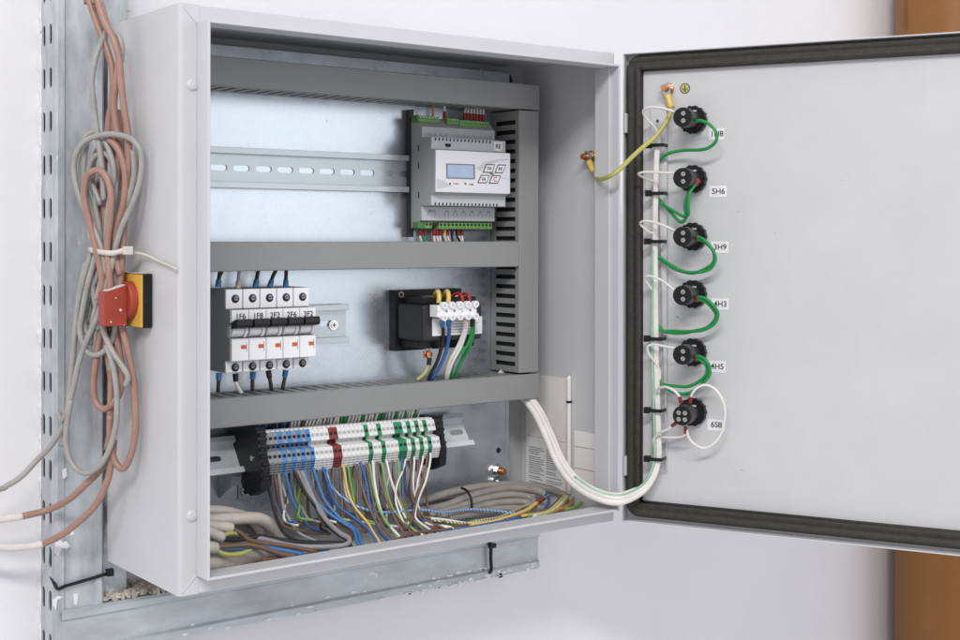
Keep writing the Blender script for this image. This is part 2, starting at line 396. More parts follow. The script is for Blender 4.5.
for k, h in enumerate((-.019, -.011, -.004, .005, .012, .019)):     # worn, unreadable stamp
    w = random.uniform(.0015, .0026)
    ringmark(slot(.0002, zc+h, 2*w, .005, 6), slot(random.uniform(-.0005, .0005), zc+h, w*.7, .0022, 6))
b.build('stamp', pipe)

# ------------------------------------------------------------------ the enclosure
cab = thing('electrical_cabinet', (0, 0, 0), 'open light grey steel electrical cabinet on the wall with its door swung right', 'electrical cabinet')
T = .0016
b = MB()
def lprof(r=.0045):
    arc = [(r-r*math.sin(k*PI/10), r-r*math.cos(k*PI/10)) for k in range(6)]       # from (r,0) to (0,r)
    return [(0, D)]+arc[::-1]+[(A, 0), (A, T), (T+r*.6, T), (T, T+r*.6), (T, D)]
b.prism(lprof(), XY, 0, H, M['enamel'])
b.prism([(W-u, v) for u, v in lprof()], XY, 0, H, M['enamel'])
rs = .0018
arc = [(rs-rs*math.cos(k*PI/10), rs-rs*math.sin(k*PI/10)) for k in range(6)]     # (0,rs)..(rs,0) as (y, dz)
for s, zz in ((-1, H), (1, 0)):
    b.prism([(0, zz+s*A)]+[(y, zz+s*d) for y, d in arc]+[(.012, zz), (.012, zz+s*T), (T, zz+s*T), (T, zz+s*A)], YZ, A+.0001, W-A-.0001, M['enamel'])
    for args in ((T, W-T, .0121, D), (T+.0001, A, T+.0001, .012), (W-A, W-T-.0001, T+.0001, .012)):
        b.box(*args, min(zz, zz+s*T), max(zz, zz+s*T), M['enamel'])
b.box(T, W-T, D-T, D-.0001, T, H-T, M['enamel_shaded'])
b.build('body', cab)
b = MB(); tr = .0028; hb = .0006
b.box(A-tr, A, -B, -.0002, A-tr, H-A+tr, M['enamel'], hb)
b.box(W-A+.002, W-A+.002+tr, -B, -.0002, A-tr, H-A+tr, M['enamel'], hb)
b.box(A, W-A+.002, -B, -.0002, H-A, H-A+tr, M['enamel'], hb)
b.box(A, W-A+.002, -B, -.0002, A-tr, A, M['enamel'], hb)
b.box(W-A-.0012, W-A+.002, -.0125, .014, A+.0002, H-A-.0002, M['enamel'], .0005)   # second fold on the hinge side
b.build('rim', cab)
for z in (.5177, .0802):
    b = MB(); b.lathe((.0142, .0002, z), (0, -1, 0), [(0, .0062), (.0012, .0058), (.0026, .004), (.0031, .0)], M['enamel'], 24); b.build('plug', cab)
for zz, s in ((H, -1), (0, 1)):                                     # mitred weld seams at the left corners
    b = MB()
    b.tube([(.003, -.0001, zz+s*.003), (.0115, -.0003, zz+s*.0115), (A-.004, -.0002, zz+s*(A-.004)), (A-.001, -.003, zz+s*(A-.001)), (A-.0015, -.012, zz+s*(A-.001))], lambda f: .0005+.0006*f, M['enamel'], 7)
    b.build('weld_seam', cab)
# mounting plate
b = MB()
b.box(.028, .556, PL, PL+.002, .018, .588, M['plate'])
b.box(.5562, .562, PL-.0005, PL+.012, .018, .588, M['plate'], .0012)
b.cyl((.5435, PL+.0002, .0735), (0, -1, 0), .0038, .0004, M['dark'], 16)  # dark disc on the sheet paints the shade of a hole
b.build('mounting_plate', cab)
b = MB(); g = P(505, 80, .182); b.cyl((g.x, D-.002, g.z), (0, -1, 0), .0095, .008, M['black'], 24); b.cyl((g.x, D-.0101, g.z), (0, -1, 0), .006, .001, M['blackgrey'], 20); b.build('grommet', cab)
b = MB(); q = PX(604.5, 116, W-T)
b.cyl((W-T-.0003, q.y, q.z), (-1, 0, 0), .0032, .0006, M['dark'], 14); b.build('hole', cab)

# ------------------------------------------------------------------ the door
door = bpy.data.objects.new('door', None); COL.objects.link(door); door.parent = cab; door.location = DH
def dbuild(mb, name, parent=None): return mb.build(name, parent or door)
DL = .603
b = MB(); z0, z1 = -.0006, .5995
def dbox(mb, t0, t1, z0_, z1_, o0, o1, m, bev=0): mb.box(t0, t1, z0_, z1_, o0, o1, m, bev, xf=lambda c: DW(c.x, c.y, c.z))
dbox(b, 0.0, DL, z0, z1, DO-.0016, DO, M['enamel'])
for args in ((0.0002, DL-.0002, z1-.0016, z1, DO+.0001, 0), (0.0002, DL-.0002, z0, z0+.0016, DO+.0001, 0), (0, .0016, z0+.0018, z1-.0018, DO+.0001, -.002), (DL-.0016, DL, z0+.0018, z1-.0018, DO+.0001, 0)):
    dbox(b, *args, M['enamel'], .0005)
for px, py, dx, dy in ((677.5, 317, 1.6, .9), (682, 321.5, 1.0, -1.6), (775, 233, .5, .4), (738, 212, .7, .3), (742, 470, 1.5, .3), (842, 180, .4, .5)):
    a_, c_ = PD(px-dx, py-dy, DO), PD(px+dx, py+dy, DO); u0, u1 = (a_-DH).dot(DT), (c_-DH).dot(DT)
    b.prism([(u0, a_.z), ((u0+u1)/2+.0003, (a_.z+c_.z)/2+.0004), (u1, c_.z), ((u0+u1)/2-.0003, (a_.z+c_.z)/2-.0004)], DM, DO+.0001, DO+.0003, M['greyink'])
dbuild(b, 'panel')
# foam gasket: two ridges all round
b = MB(); gp = [(-.0098, 0), (-.0096, .006), (-.0075, .0105), (-.0045, .0118), (-.0022, .0098), (-.0005, .0088), (.0018, .0098), (.0045, .0116), (.0078, .0100), (.0096, .0055), (.0098, 0)]
gp = [(u*1.06, v) for u, v in gp]
gl, gr, gb, gt = .0128, DL-.016, .0155, .5865
rc = .007; path = []
for cx_, cz_, a0_ in ((gl+rc, gb+rc, PI), (gr-rc, gb+rc, 1.5*PI), (gr-rc, gt-rc, 0), (gl+rc, gt-rc, .5*PI)):
    for k in range(7):
        a = a0_+k*PI/12; path.append((cx_+rc*math.cos(a), cz_+rc*math.sin(a), math.cos(a), math.sin(a)))
rings = [[b.bm.verts.new(DW(x+nx*u, z+nz*u, DO+.0002+v)) for u, v in gp] for x, z, nx, nz in path]
b._fin([b.bm.faces.new((rings[i][k], rings[(i+1) % len(rings)][k], rings[(i+1) % len(rings)][k+1], rings[i][k+1])) for i in range(len(rings)) for k in range(len(gp)-1)], M['rubber'], True)
dbuild(b, 'gasket')
# stiffener rail with rounded top
b = MB(); s0, s1 = .0265, .0565
zt, zb = .533, .0665
pts = [(s0+.009, zb)]+[(s1, zb)]+[(s1-.006+.006*math.cos(k*PI/10), zt-.006+.006*math.sin(k*PI/10)) for k in range(6)]+[(s0+.009+.006-.006*math.sin(k*PI/10), zt-.006+.006*math.cos(k*PI/10)) for k in range(6)]
pts.append((s0+.009, zb+.001))
q = PD(657.5, 121, DO+.006)
qt = (q-DH).dot(DT)
b.holed(pts[:-1], [slot(qt, q.z, .0042, .0042, 6)], DM, DO+.0045, DO+.0062, M['enamel'])
dbox(b, s0+.009, s0+.0104, zb+.0005, zt-.007, DO+.0001, DO+.0044, M['enamel'])
dbox(b, s1-.0014, s1, zb+.0005, zt-.007, DO+.0001, DO+.0044, M['enamel'])
dbox(b, s0, s0+.0088, zb-.001, zt-.03, DO+.0001, DO+.0016, M['enamel'], .0004)
dbuild(b, 'stiffener_rail')
# hinge pieces on the door's hinge edge
for zc in (PD(625, 123, 0).z, PD(624, 466, 0).z):
    b = MB(); dbox(b, .0018, .0058, zc-.0125, zc+.0125, DO+.0005, .0005, M['enamel'], .0006); hg = dbuild(b, 'hinge')
    for dz in (-.034, .030):
        b = MB(); zq = zc+dz*(1 if zc > .3 else -1); b.cyl(DW(.003, zq, DO+.0002), DN, .0028, .004, M['steel'], 14)
        b.build('hinge_screw', hg)

#==PART3==
# ------------------------------------------------------------------ cable ducts
def duct(label, mp, length, width=.0335, depth=.062, slots=(True, True), pitch=.0152, sw=.0062):
    """mp(along, across, out): out 0 at the plate; slotted side walls, smooth clip-on cover"""
    root = thing('cable_duct', mp(0, width/2, 0), label, 'cable duct', 'grey slotted cable ducts')
    b = MB(); hs = []
    k = pitch*.6
    while k < length-pitch*.5:
        hs.append(rect(k, k+sw, .010, depth-.0092)); k += pitch
    for v0, v1 in ((.0005, .0021), (width-.0021, width-.0005)):
        b.holed(rect(0, length, .0022, depth-.0045), hs, lambda u, v, w: mp(u, w, v), v0, v1, M['duct'])
        k = pitch*.6+sw/2
        while k < length-pitch*.5:     # narrow mouth between the fingers
            k += pitch
    b.box(0, length, .0005, width-.0005, .0003, .0021, M['duct'], xf=lambda c: mp(c.x, c.y, c.z))
    b.build('tray', root)
    b = MB(); b.box(.001, length-.001, .0035, width-.0035, .0025, depth-.010, M['dark'], xf=lambda c: mp(c.x, c.y, c.z)); b.build('packed_wires', root)  # solid dark box added so the duct slots read as shaded
    b = MB(); b.prism([(0, depth-.0085), (.0002, depth-.001), (.0012, depth), (width-.0012, depth), (width-.0002, depth-.001), (width, depth-.0085), (width-.0004, depth-.0085), (width-.0004, depth-.0019), (.0004, depth-.0019), (.0004, depth-.0085)],
                      lambda u, v, w: mp(w, u, v), 0, length, M['duct']); b.build('cover', root)
    return root
hor = lambda x0, z0: (lambda a, u, o: Vector((x0+a, PL-.0004-o, z0+u)))
duct('grey cable duct along the top of the cabinet above the controller', hor(.036, .5325), .5265, .0335)
duct('grey cable duct across the middle between controller and circuit breakers', hor(.036, .3245), .492, .0335)
duct('lowest grey cable duct, running level above the coloured terminal row', hor(.036, .1490), .5265, .0335)
ver = lambda a, u, o: Vector((.5290+u, PL-.0004-o, .1850+a))
duct('upright grey cable duct with slotted side, right of the controller', ver, .3455, .0335, pitch=.0128, sw=.0058)

# ------------------------------------------------------------------ DIN rails
def din(label, x0, x1, z, slots, base=PL-.0003, tilt=None, rm='rail'):
    root = thing('mounting_rail', (x0, PL, z), label, 'mounting rail', 'slotted steel rails')
    b = MB(); f = tilt or (lambda x, v, o: Vector((x, base-o, z+v)))
    hs = [slot(s, 0, .0215, .0072, 6) for s in slots]
    b.holed(rect(x0, x1, -.0165, .0165), hs, lambda u, v, w: f(u, v, w), .0, .0012, M[rm])
    for s in (-1, 1):
        b.prism([(s*.0165, 0), (s*.0178, 0), (s*.0178, .0078), (s*.0235, .0078), (s*.0238, .0084), (s*.0235, .0092), (s*.0168, .0092), (s*.0165, .0086)], lambda u, v, w: f(w, u, v), x0, x1, M[rm])
    b.build('rail', root); return root
din('steel mounting rail left of the controller, upper part of the cabinet', .034, .40, .4446, [.127+.0292*k for k in range(-2, 10)])
r2 = din('short steel mounting rail behind the circuit breakers', .09, .300, .2565, [.2735, .2445, .215])
b = MB()
q = P(333, 325, PL-.002); b.cyl((q.x, PL-.0016, q.z), (0, -1, 0), .0062, .0022, M['steel'], 20); b.cyl((q.x, PL-.0039, q.z), (0, -1, 0), .0042, .0012, M['steel'], 6)
b.box(q.x-.0025, q.x+.0025, PL-.0055, PL-.005, q.z-.0005, q.z+.0005, M['dark']); b.box(q.x-.0005, q.x+.0005, PL-.0056, PL-.0051, q.z-.0025, q.z+.0025, M['dark'])
b.build('screw', r2)
TL = math.radians(36); VV = Vector((0, math.sin(TL), math.cos(TL))); NN = Vector((0, -math.cos(TL), math.sin(TL)))
RC = Vector((0, .1465, .108))
tilt = lambda x, v, o: Vector((x, 0, 0))+RC+VV*v+NN*o
r3 = din('tilted steel rail carrying the coloured terminal row', .036, .470, .108, [.075, .108, .425, .4545], tilt=tilt, rm='rail_lit')
for xb in (.1265, .402):
    b = MB(); b.prism([(-.0235, -.0005), (.0235, -.0005), (.030, -.012), (-.030, -.012)], lambda u, v, w: tilt(w, u, v), xb, xb+.013, M['rail'])
    b.prism([(tilt(0, .024, -.012).y, tilt(0, .024, -.012).z), (tilt(0, -.03, -.012).y, tilt(0, -.03, -.012).z), (PL-.0004, .058), (PL-.0004, .125)], YZ, xb+.001, xb+.003, M['rail'])
    b.build('bracket', r3)
b = MB()
for px, py, w_ in ((244, 491, .0075), (536-1, 0, 0)):
    if w_:
        q = P(px, py, PL); b.box(q.x-w_*1.1, q.x+w_*1.1, PL-.002, PL-.0005, q.z-w_*1.25, q.z+w_*1.25, M['rail'], .0004)
        b.cyl((q.x, PL-.0021, q.z), (0, -1, 0), .0058, .0025, M['steel'], 20); b.cyl((q.x, PL-.0047, q.z), (0, -1, 0), .0032, .0006, M['dark'], 6)
b.build('foot_screw', r3)

# ------------------------------------------------------------------ circuit breakers
XM, PM = .1088, .02175
def breaker():
    root = thing('circuit_breaker', (XM+PM/2, .163, .21), '', 'circuit breaker', 'row of white circuit breakers')
    x0, x1 = XM+.0003, XM+PM-.0003
    sp = [(.163, .2099), (.163, .2340), (.1615, .2340), (.1615, .2795), (.163, .2795), (.163, .3043), (.1180, .3043), (.1180, .2816), (.1050, .2816), (.1050, .2668), (.1110, .2650), (.1110, .2510), (.1050, .2480), (.1050, .2238), (.1180, .2238), (.1180, .2099)]
    b = MB(); b.prism(sp, YZ, x0, x1, M['mcbside']); b.build('housing', root)
    b = MB(); e = .0003
    b.box(x0+e, x1-e, .1150, .1180, .2820, .3041, M['white'], .0007)
    b.box(x0+e, x1-e, .1150, .1180, .2101, .2234, M['white'], .0007)
    b.prism([(.1050, .2813), (.1050, .2668), (.1020, .2675), (.1005, .2690), (.1003, .2803), (.1010, .2813)], YZ, x0+e, x1-e, M['white'])
    b.prism([(.1050, .2240), (.1050, .2480), (.1022, .2490), (.1002, .2472), (.1002, .2246), (.1008, .2240)], YZ, x0+e, x1-e, M['white'])
    b.prism([(.111, .2507), (.111, .2652)]+[(.1085-.0062*math.sin(k*PI/8), .2652-.0145*k/8) for k in range(9)], YZ, x0+.0028, x1-.0042, M['white'])
    b.prism([(.111, .2500), (.111, .2655)]+[(.1062-.0052*math.sin(k*PI/8), .2655-.0155*k/8) for k in range(9)], YZ, x1-.0038, x1-e, M['white'])
    b.build('front_cover', root)
    b = MB(); b.prism([(.1045, .2600), (.1045, .2672), (.0925, .2715), (.0895, .2703), (.0888, .2650), (.0905, .2622), (.0950, .2612)], YZ, x0+.0012, x1-.0008, M['black']); b.build('toggle', root)
    b = MB(); b.box(x1-.0095, x1-.0035, .0995, .1003, .2376, .2418, M['orange']); b.build('indicator', root)
    b = MB(); b.box(x1-.0029, x1-.0024, .0999, .1003, .234, .245, M['greyink'])
    for k in range(6): b.box(x0+.002+k*.0026, x0+.0034+k*.0026, .1147, .1152, .2209+.0006*(k % 2), .2221, M['greyink'])
    b.build('printing', root)
    for zc in (.2935, .2157):
        b = MB(); xc = x0+.0118; b.cyl((xc, .1154, zc), (0, -1, 0), .0050, .0009, M['greyink'], 18); b.cyl((xc-.0002, .1146, zc-.0004), (0, -1, 0), .0045, .0002, M['dark'], 18)
        b.cyl((xc+.0007, .1144, zc+.0004), (0, -1, 0), .0027, .0004, M['tgrey'], 14); b.box(xc-.0016, xc+.003, .1134, .1139, zc+.0001, zc+.0008, M['dark']); b.build('terminal_screw', root)
    return root
mcb = breaker()
names = ['1F6', '1F8', '2F2', '2F6', '3F2']
brs = []
for i, n in enumerate(names):
    lab = ['leftmost white circuit breaker, marked 1F6, its grey side showing', 'white circuit breaker marked 1F8 over its black toggle', 'middle white circuit breaker of the row, marked 2F2', 'white circuit breaker marked 2F6 with red flag window', 'rightmost white circuit breaker of the row, marked 3F2'][i]
    o = mcb if i == 0 else copy_tree(mcb, mcb.location+Vector((PM*i, 0, 0)), lab)
    o['label'] = lab; brs.append(o)
for i, n in enumerate(names):
    b = MB(); xc = XM+PM*(i+.52); b.text(n, (xc, .1003, .2740), EX, ZA, .0088, M['ink']); b.build('lettering', brs[i])

# ------------------------------------------------------------------ controller
ct = thing('programmable_controller', (.45, .163, .40), 'grey controller with blue display and four slanted keys, marked RE', 'controller')
cx0, cx1 = .3925, .5110
zz = lambda px, py, y: P(px, py, y).z
zt0 = zz(419, 126, .138); zt1 = zz(419, 137.5, .138); zm1 = zz(431, 149, .117); zp1 = zz(436, 149.5, .105); zp0 = zz(436, 192, .105)
zm0 = zz(431, 205.5, .117); zb1 = zz(420, 206.5, .138); zb0 = zz(420, 220.5, .138)
b = MB()
prof = [(.165, zb0-.013), (.165, zt0+.012), (.150, zt0+.012), (.1385, zt0), (.1385, zt1), (.1175, zt1), (.1175, zm1+.0005), (.108, zp1), (.108, zp0), (.1175, zm0+.012), (.1175, zm0), (.1385, zm0), (.1385, zb0), (.150, zb0-.004)]
b.prism(prof, YZ, cx0, cx1, M['ctl_side'])
b.box(cx0+.003, .3866+.004, .160, .1655, zb0-.02, zt0+.022, M['blackgrey'], .001)
b.build('housing', ct)
b = MB()
b.box(cx0+.0004, cx1-.001, .1360, .1384, zt1+.0002, zt0, M['ctl'], .0006); b.box(cx0+.0004, cx1-.001, .1360, .1384, zb0, zm0-.0005, M['ctl'], .0006)
b.box(cx0+.0002, cx1+.0006, .1150, .1174, zm1+.0002, zt1-.0003, M['ctl'], .0006); b.box(cx0+.0002, cx1+.0006, .1150, .1174, zm0+.0002, zp0-.001, M['ctl'], .0006)
for z_, s in ((zt1-.0028, 1), (zm0+.0022, 1)):
    for k in range(18):
        x = cx0+.006+k*.0058
        if z_ > .44 and x > cx1-.022: continue
        b.prism([(x-.0012, z_-.0016), (x+.0008, z_-.0016), (x+.0014, z_+.0016), (x-.0006, z_+.0016)] if s > 0 else [], XZ, .1147, .1153, M['dark'])
b.build('cover', ct)
b = MB(); b.box(cx0-.0002, cx1+.0002, .1046, .1076, zp0, zp1, M['panel'], .0008); fp = b.build('front_panel', ct)
YF = .1046
F2 = lambda px, py: P(px, py, YF)
b = MB()
def fpoly(pts, m, lift=.0002, mb=None): (mb or b).prism([(F2(x, y).x, F2(x, y).z) for x, y in pts], XZ, YF-lift, YF+.0003, m)
for pts in ([(437, 179), (443, 180.5), (452, 186), (437, 189)], [(476, 168), (485, 162), (497, 159.5), (508, 158.5), (508, 160), (498, 161.5), (487, 165), (480, 171)], [(484, 176), (508, 178.5), (508, 179.2), (484, 176.8)]):
    b = MB(); fpoly(pts, M['foilgrey'], mb=b); b.build('foil_pattern', fp)
b = MB(); fpoly([(446, 163.3), (474.8, 164.3), (474.8, 179.2), (446.3, 178.3)], M['greyink'], .0005); fpoly([(447.3, 164.6), (473, 165.5), (473, 178), (447.5, 177.2)], M['lcd'], .0008); b.build('display', fp)
keys = [([(486, 164), (495, 164.3), (492, 172.8), (482.5, 172.5)], 'OK'), ([(498, 164.4), (506, 164.7), (502.5, 173.2), (494.5, 172.9)], 'up'), ([(481, 174.8), (489.5, 175.1), (486.5, 183.2), (477.3, 183)], 'dn'), ([(492, 175.2), (501, 175.4), (497.5, 183.7), (488.5, 183.4)], 'C')]
for pts, kk in keys:
    b = MB(); fpoly(pts, M['ink'], .0005); cxp = sum(p[0] for p in pts)/4; cyp = sum(p[1] for p in pts)/4
    fpoly([(cxp+(x-cxp)*.84, cyp+(y-cyp)*.80) for x, y in pts], M['panel'], .0008)
    o = F2(cxp, cyp)+Vector((0, -.0008, 0))
    if kk in ('OK', 'C'): b.text(kk, o, EX, ZA, .0052 if kk == 'OK' else .0085, M['ink'] if kk == 'OK' else M['orange'])
    else:
        s = 1 if kk == 'up' else -1
        for dx in (-.0018, .0016): b.prism([(o.x+dx-.0012, o.z-s*.002), (o.x+dx+.0004, o.z-s*.002), (o.x+dx+.0004, o.z+s*.0004), (o.x+dx+.0012, o.z+s*.0004), (o.x+dx, o.z+s*.0026), (o.x+dx-.0016, o.z+s*.0004), (o.x+dx-.0012, o.z+s*.0004)], XZ, o.y-.0002, o.y+.0002, M['ink'])
    b.build('key', fp)
b = MB(); fpoly([(489.5, 173), (493, 172.6), (494, 174.6), (490.5, 175)], M['greyink'], .0005)
for px in (450, 465.3):
    o = F2(px, 183.6); b.cyl((o.x, YF+.0001, o.z), (0, -1, 0), .0013, .0005, M['ink'], 10)
b.build('status_lamp', fp)
b = MB(); b.text('ALARM', F2(455.5, 183.7)+Vector((0, -.0001, 0)), EX, ZA, .0027, M['redink']); b.text('COMM', F2(471, 184.5)+Vector((0, -.0001, 0)), EX, ZA, .0025, M['ink']); b.build('lettering', fp)
# RE tag and service socket
b = MB(); o = P(497.8, 146.5, .1148); b.box(o.x-.0068, o.x+.0068, .1140, .1149, o.z-.0058, o.z+.0058, M['sticker']); b.text('RE', (o.x, .1140, o.z), EX, ZA, .0085, M['ink']); b.build('name_tag', ct)
b = MB(); o = P(448, 145, .1148); b.prism([(o.x-.0045, o.z+.0018), (o.x+.0045, o.z+.0018), (o.x+.0045, o.z-.0002), (o.x+.003, o.z-.0024), (o.x-.003, o.z-.0024), (o.x-.0045, o.z-.0002)], XZ, .1145, .1152, M['dark']); b.build('socket', ct)
b = MB()   # print above/below the terminals
for k in range(36):
    x = cx0+.006+k*.003
    if k in (12, 13): continue
    b.box(x, x+.0006, .1357, .1361, zt1+.003, zt1+.0048+.0022*((k*7) % 3)/2, M['greyink'])
for k in range(8):
    x = cx0+.009+k*.0135
    if k == 1: continue
    zc = zb0+.0085; w = .0062 if k else .013
    for bx in ((x, x+w, zc+.0018, zc+.0022), (x, x+.0004, zc-.002, zc+.0018), (x+w-.0004, x+w, zc-.002, zc+.0018), (x+.001, x+w-.001, zc+.0034, zc+.0048)): b.box(bx[0], bx[1], .1357, .1361, bx[2], bx[3], M['greyink'])
b.build('printing', ct)
b = MB()
for px, py, h in ((418.5, 148, .004), (418.5, 165.5, .004), (418.8, 195, .004)):
    q = PX(px, py, cx0); b.box(cx0-.0003, cx0+.0004, q.y-.001, q.y+.001, q.z-h, q.z+h, M['dark'])
b.build('vent', ct)
def connector(px0, px1, py, up, npole, y=.1405):
    q0, q1 = P(px0, py, y), P(px1, py, y); z = (q0.z+q1.z)/2
    b = MB(); h = .0085
    b.box(q0.x, q1.x, y, y+.013, z-h/2, z+h/2, M['conn'], .0004)
    for k in range(npole):
        x = q0.x+(k+.5)*(q1.x-q0.x)/npole
        b.cyl((x, y-.0001, z+.0012*(1 if up else 1)), (0, -1, 0), .0016, .0004, M['dark'] if not up else M['conn_dk'], 10)
        b.box(x-.0012, x+.0012, y-.0002, y+.0001, z-h/2+.0007, z-h/2+.0018, M['conn_dk'])
        if up: b.box(x-.0007, x+.0007, y-.0006, y, z+.0015, z+.0026, M['twhite'])
    b.build('plug_connector', ct)
connector(419, 439.5, 119.4, True, 7); connector(447, 459, 121.5, True, 4); connector(459.3, 488.5, 124, True, 10)
connector(424.8, 432, 225.2, False, 2); connector(439, 492, 225.9, False, 14)
b = MB(); qa, qb = P(413, 118.5, .150), P(419, 118.5, .150); b.box(qa.x, P(419, 119, .1402).x-.0003, .1400, .153, qa.z-.0042, qa.z+.0042, M['conn_dk'], .0004)
qa = P(417, 225, .148); b.box(qa.x-.004, P(424.5, 225, .1402).x-.0003, .1400, .152, qa.z-.0042, qa.z+.0042, M['conn_dk'], .0004); b.build('connector_hood', ct)

# ------------------------------------------------------------------ transformer
tf = thing('control_transformer', (.40, .168, .25), 'black control transformer screwed to the galvanised plate beside the upright duct', 'transformer')
b = MB()
b.holed(rect(.3655, .4700, .2185, .2960), [slot(.3755, .2275, .007, .007, 7)], XZ, .156, .1695, M['black'])
b.build('base', tf)
b = MB(); q = P(400.5, 294.5, .1555); b.cyl((q.x, .1558, q.z), (0, -1, 0), .0042, .002, M['steel'], 18); b.cyl((q.x, .1537, q.z), (0, -1, 0), .0026, .0003, M['dark'], 6); b.build('screw', tf)
b = MB(); b.box(.3680, .4600, .0975, .1558, .2335, .2795, M['blackgrey'], .004, seg=3); b.box(.3725, .458, .112, .155, .2240, .2335, M['black'], .001); b.box(.376, .458, .108, .1555, .2796, .2875, M['black'], .001)
b.box(.392, .440, .118, .15, .2876, .2890, M['steel']); b.build('coil_body', tf)
b = MB(); b.box(.3815, .4590, .0966, .0976, .2405, .2625, M['sticker'])
for k in range(5): b.box(.402, .452-.004*(k % 3), .0964, .0967, .2435+k*.0035, .2442+k*.0035, M['greyink'])
b.build('type_plate', tf)
b = MB(); sx0, sx1, sy, sz = P(437.5, 311, .0795).x, P(477, 311, .0795).x, .0795, (P(437, 302, .08).z+P(437, 321, .08).z)/2
pit = (sx1-sx0)/5
b.box(sx0, sx1, sy, .0964, sz-.0075, sz+.0075, M['white'], .001)
for k in range(5):
    xc = sx0+(k+.62)*pit
    for s in (-1, 1): b.cyl((xc, sy+.001, sz+s*.0076), (0, -1, 0), .0042, .006, M['white'], 16); b.cyl((xc, sy-.0051, sz+s*.0076), (0, -1, 0), .0021, .0003, M['foilgrey'] , 12)
    b.cyl((xc-pit*.5, sy+.0006, sz), (0, -1, 0), .0016, .0008, M['greyink'] if k % 3 else M['steel'], 10)
b.build('terminal_strip', tf)
b = MB(); q = P(428.5, 345, .120); b.box(q.x-.0052, q.x+.0052, .118, .124, q.z-.006, q.z+.0065, M['white'], .0006); q2 = P(444, 345, .123); b.box(q2.x-.007, q2.x+.005, .119, .126, q2.z-.006, q2.z+.004, M['white'], .0006)
b.build('foot_label', tf)
b = MB(); q = P(428.5, 354.5, .117); b.cyl(q, (0, -1, 0), .0042, .003, M['copper'], 16); b.cyl(q+Vector((0, .002, 0)), (0, -1, 0), .0055, .002, M['copper'], 6); b.box(q.x-.006, q.x-.001, q.y, q.y+.003, q.z-.004, q.z+.004, M['copper']); b.build('earth_screw', tf)

# ------------------------------------------------------------------ terminal row
seq = ['tgrey']*3+['tblue', 'tgrey', 'tblue', 'tgrey', 'tblue', 'tgrey', 'tblue']+['twhite']*4+['tred']*2+['twhite']*6+['tgreen']+['twhite']*2+['tgreen']+['twhite']*3+['tgreen']*2+['twhite', 'tgreen']*3+['twhite']*2
NT = len(seq); TX0, TX1 = .1500, .3900; TP = (TX1-TX0)/NT
tprof = [(.0945, .0935), (.0905, .1075), (.0940, .1192), (.1072, .1208), (.1068, .1238), (.1000, .1268), (.1050, .1392), (.1220, .1405), (.1500, .1365), (.1500, .1260), (.1290, .1010), (.1180, .0925)]
def shear(v): return v
protos = {}
def terminal(kind):
    b = MB(); m = M[kind]; w = TP-.0004
    b.prism(tprof, YZ, 0, w, m)
    pale = kind == 'twhite'
    hm = M['hole_lt'] if pale else M['dark']
    for y, z, ny, nz in ((.0921, .1137, -.958, .287), (.1023, .1330, -.928, .372)):
        n = Vector((0, ny, nz)); b.cyl(Vector((w/2, y, z)), n, .0021, .0003, hm, 12)
    n = Vector((0, -.94, .33)); b.box(w*.2, w*.8, .1062, .1074, .1212, .1236, hm if not pale else M['hole_lt'])
    for k in range(4):
        z = .0952+k*.0030; y = .0945-(z-.0935)*.286
        b.box(w*.12, w*.88, y-.0008, y+.0004, z, z+.0009, M['greyink'] if pale else M['dark'])
    # marker strips
    b.box(w*.1, w*.9, .108, .1175, .1392, .1412, M['sticker'], xf=lambda c: Vector((c.x, c.y, c.z)))
    return b.build('terminal_block')
cnt = {}
kn = dict(tgrey='grey', tblue='blue', twhite='white', tred='red', tgreen='green')
tot = {k: seq.count(k) for k in kn}
blocks = []
for i, k in enumerate(seq):
    if k not in protos: protos[k] = terminal(k); o = protos[k]
    else: o = protos[k].copy(); COL.objects.link(o)
    o.location = (TX0+i*TP, 0, -.0155*i*TP); cnt[k] = cnt.get(k, 0)+1; blocks.append(o)
    n = cnt[k]; c_ = kn[k]; T_ = tot[k]
    if k == 'tred': lab = 'left one of the two dark red terminal blocks' if n == 1 else 'right one of the two dark red terminal blocks'
    elif k == 'twhite': lab = ('%s white terminal block left of the red pair' % ORD[n-1]) if n <= 4 else ('%s white terminal block counted rightwards from the red pair' % ORD[n-5] if n-5 < len(ORD) else 'white terminal block')
    else: lab = '%s %s terminal block counted from the left of the row' % (ORD[n-1], c_)
    tag(o, lab, 'terminal block', 'coloured terminal blocks on the tilted rail')
def endstop(x0, x1, label, sc=1., dz=-.002):
    b = MB()
    pr = [(.088, .0800), (.086, .104), (.093, .121), (.0965, .146), (.103, .1490), (.126, .148), (.158, .146), (.163, .120), (.130, .076), (.112, .070)]
    b.prism([((y-.12)*sc+.12, (z-.11)*sc+.11+dz) for y, z in pr], YZ, x0, x1, M['black'])
    for k in range(7):
        z = .090+k*.008; 
        b.box(x0+.001, x1-.001, (0 if sc == 1 else .0055)+.0845+(.004 if z > .112 else 0)+(.003 if z > .124 else 0), .100, z, z+.0032, M['black'], .0005)
    o = b.build('end_bracket'); tag(o, label, 'end bracket', 'black end brackets of the terminal row'); return o
e1 = endstop(.1388, .1497, 'thick black end bracket beside the grey terminals', 1.0)
b = MB(); q = PX(255, 454, .129); b.cyl((.1389, .108, .112), (-1, 0, 0), .0032, .0012, M['steel'], 14); b.build('screw', e1)
endstop(.3902, .3995, 'black end bracket beside the last white terminals', .86, -.0045)
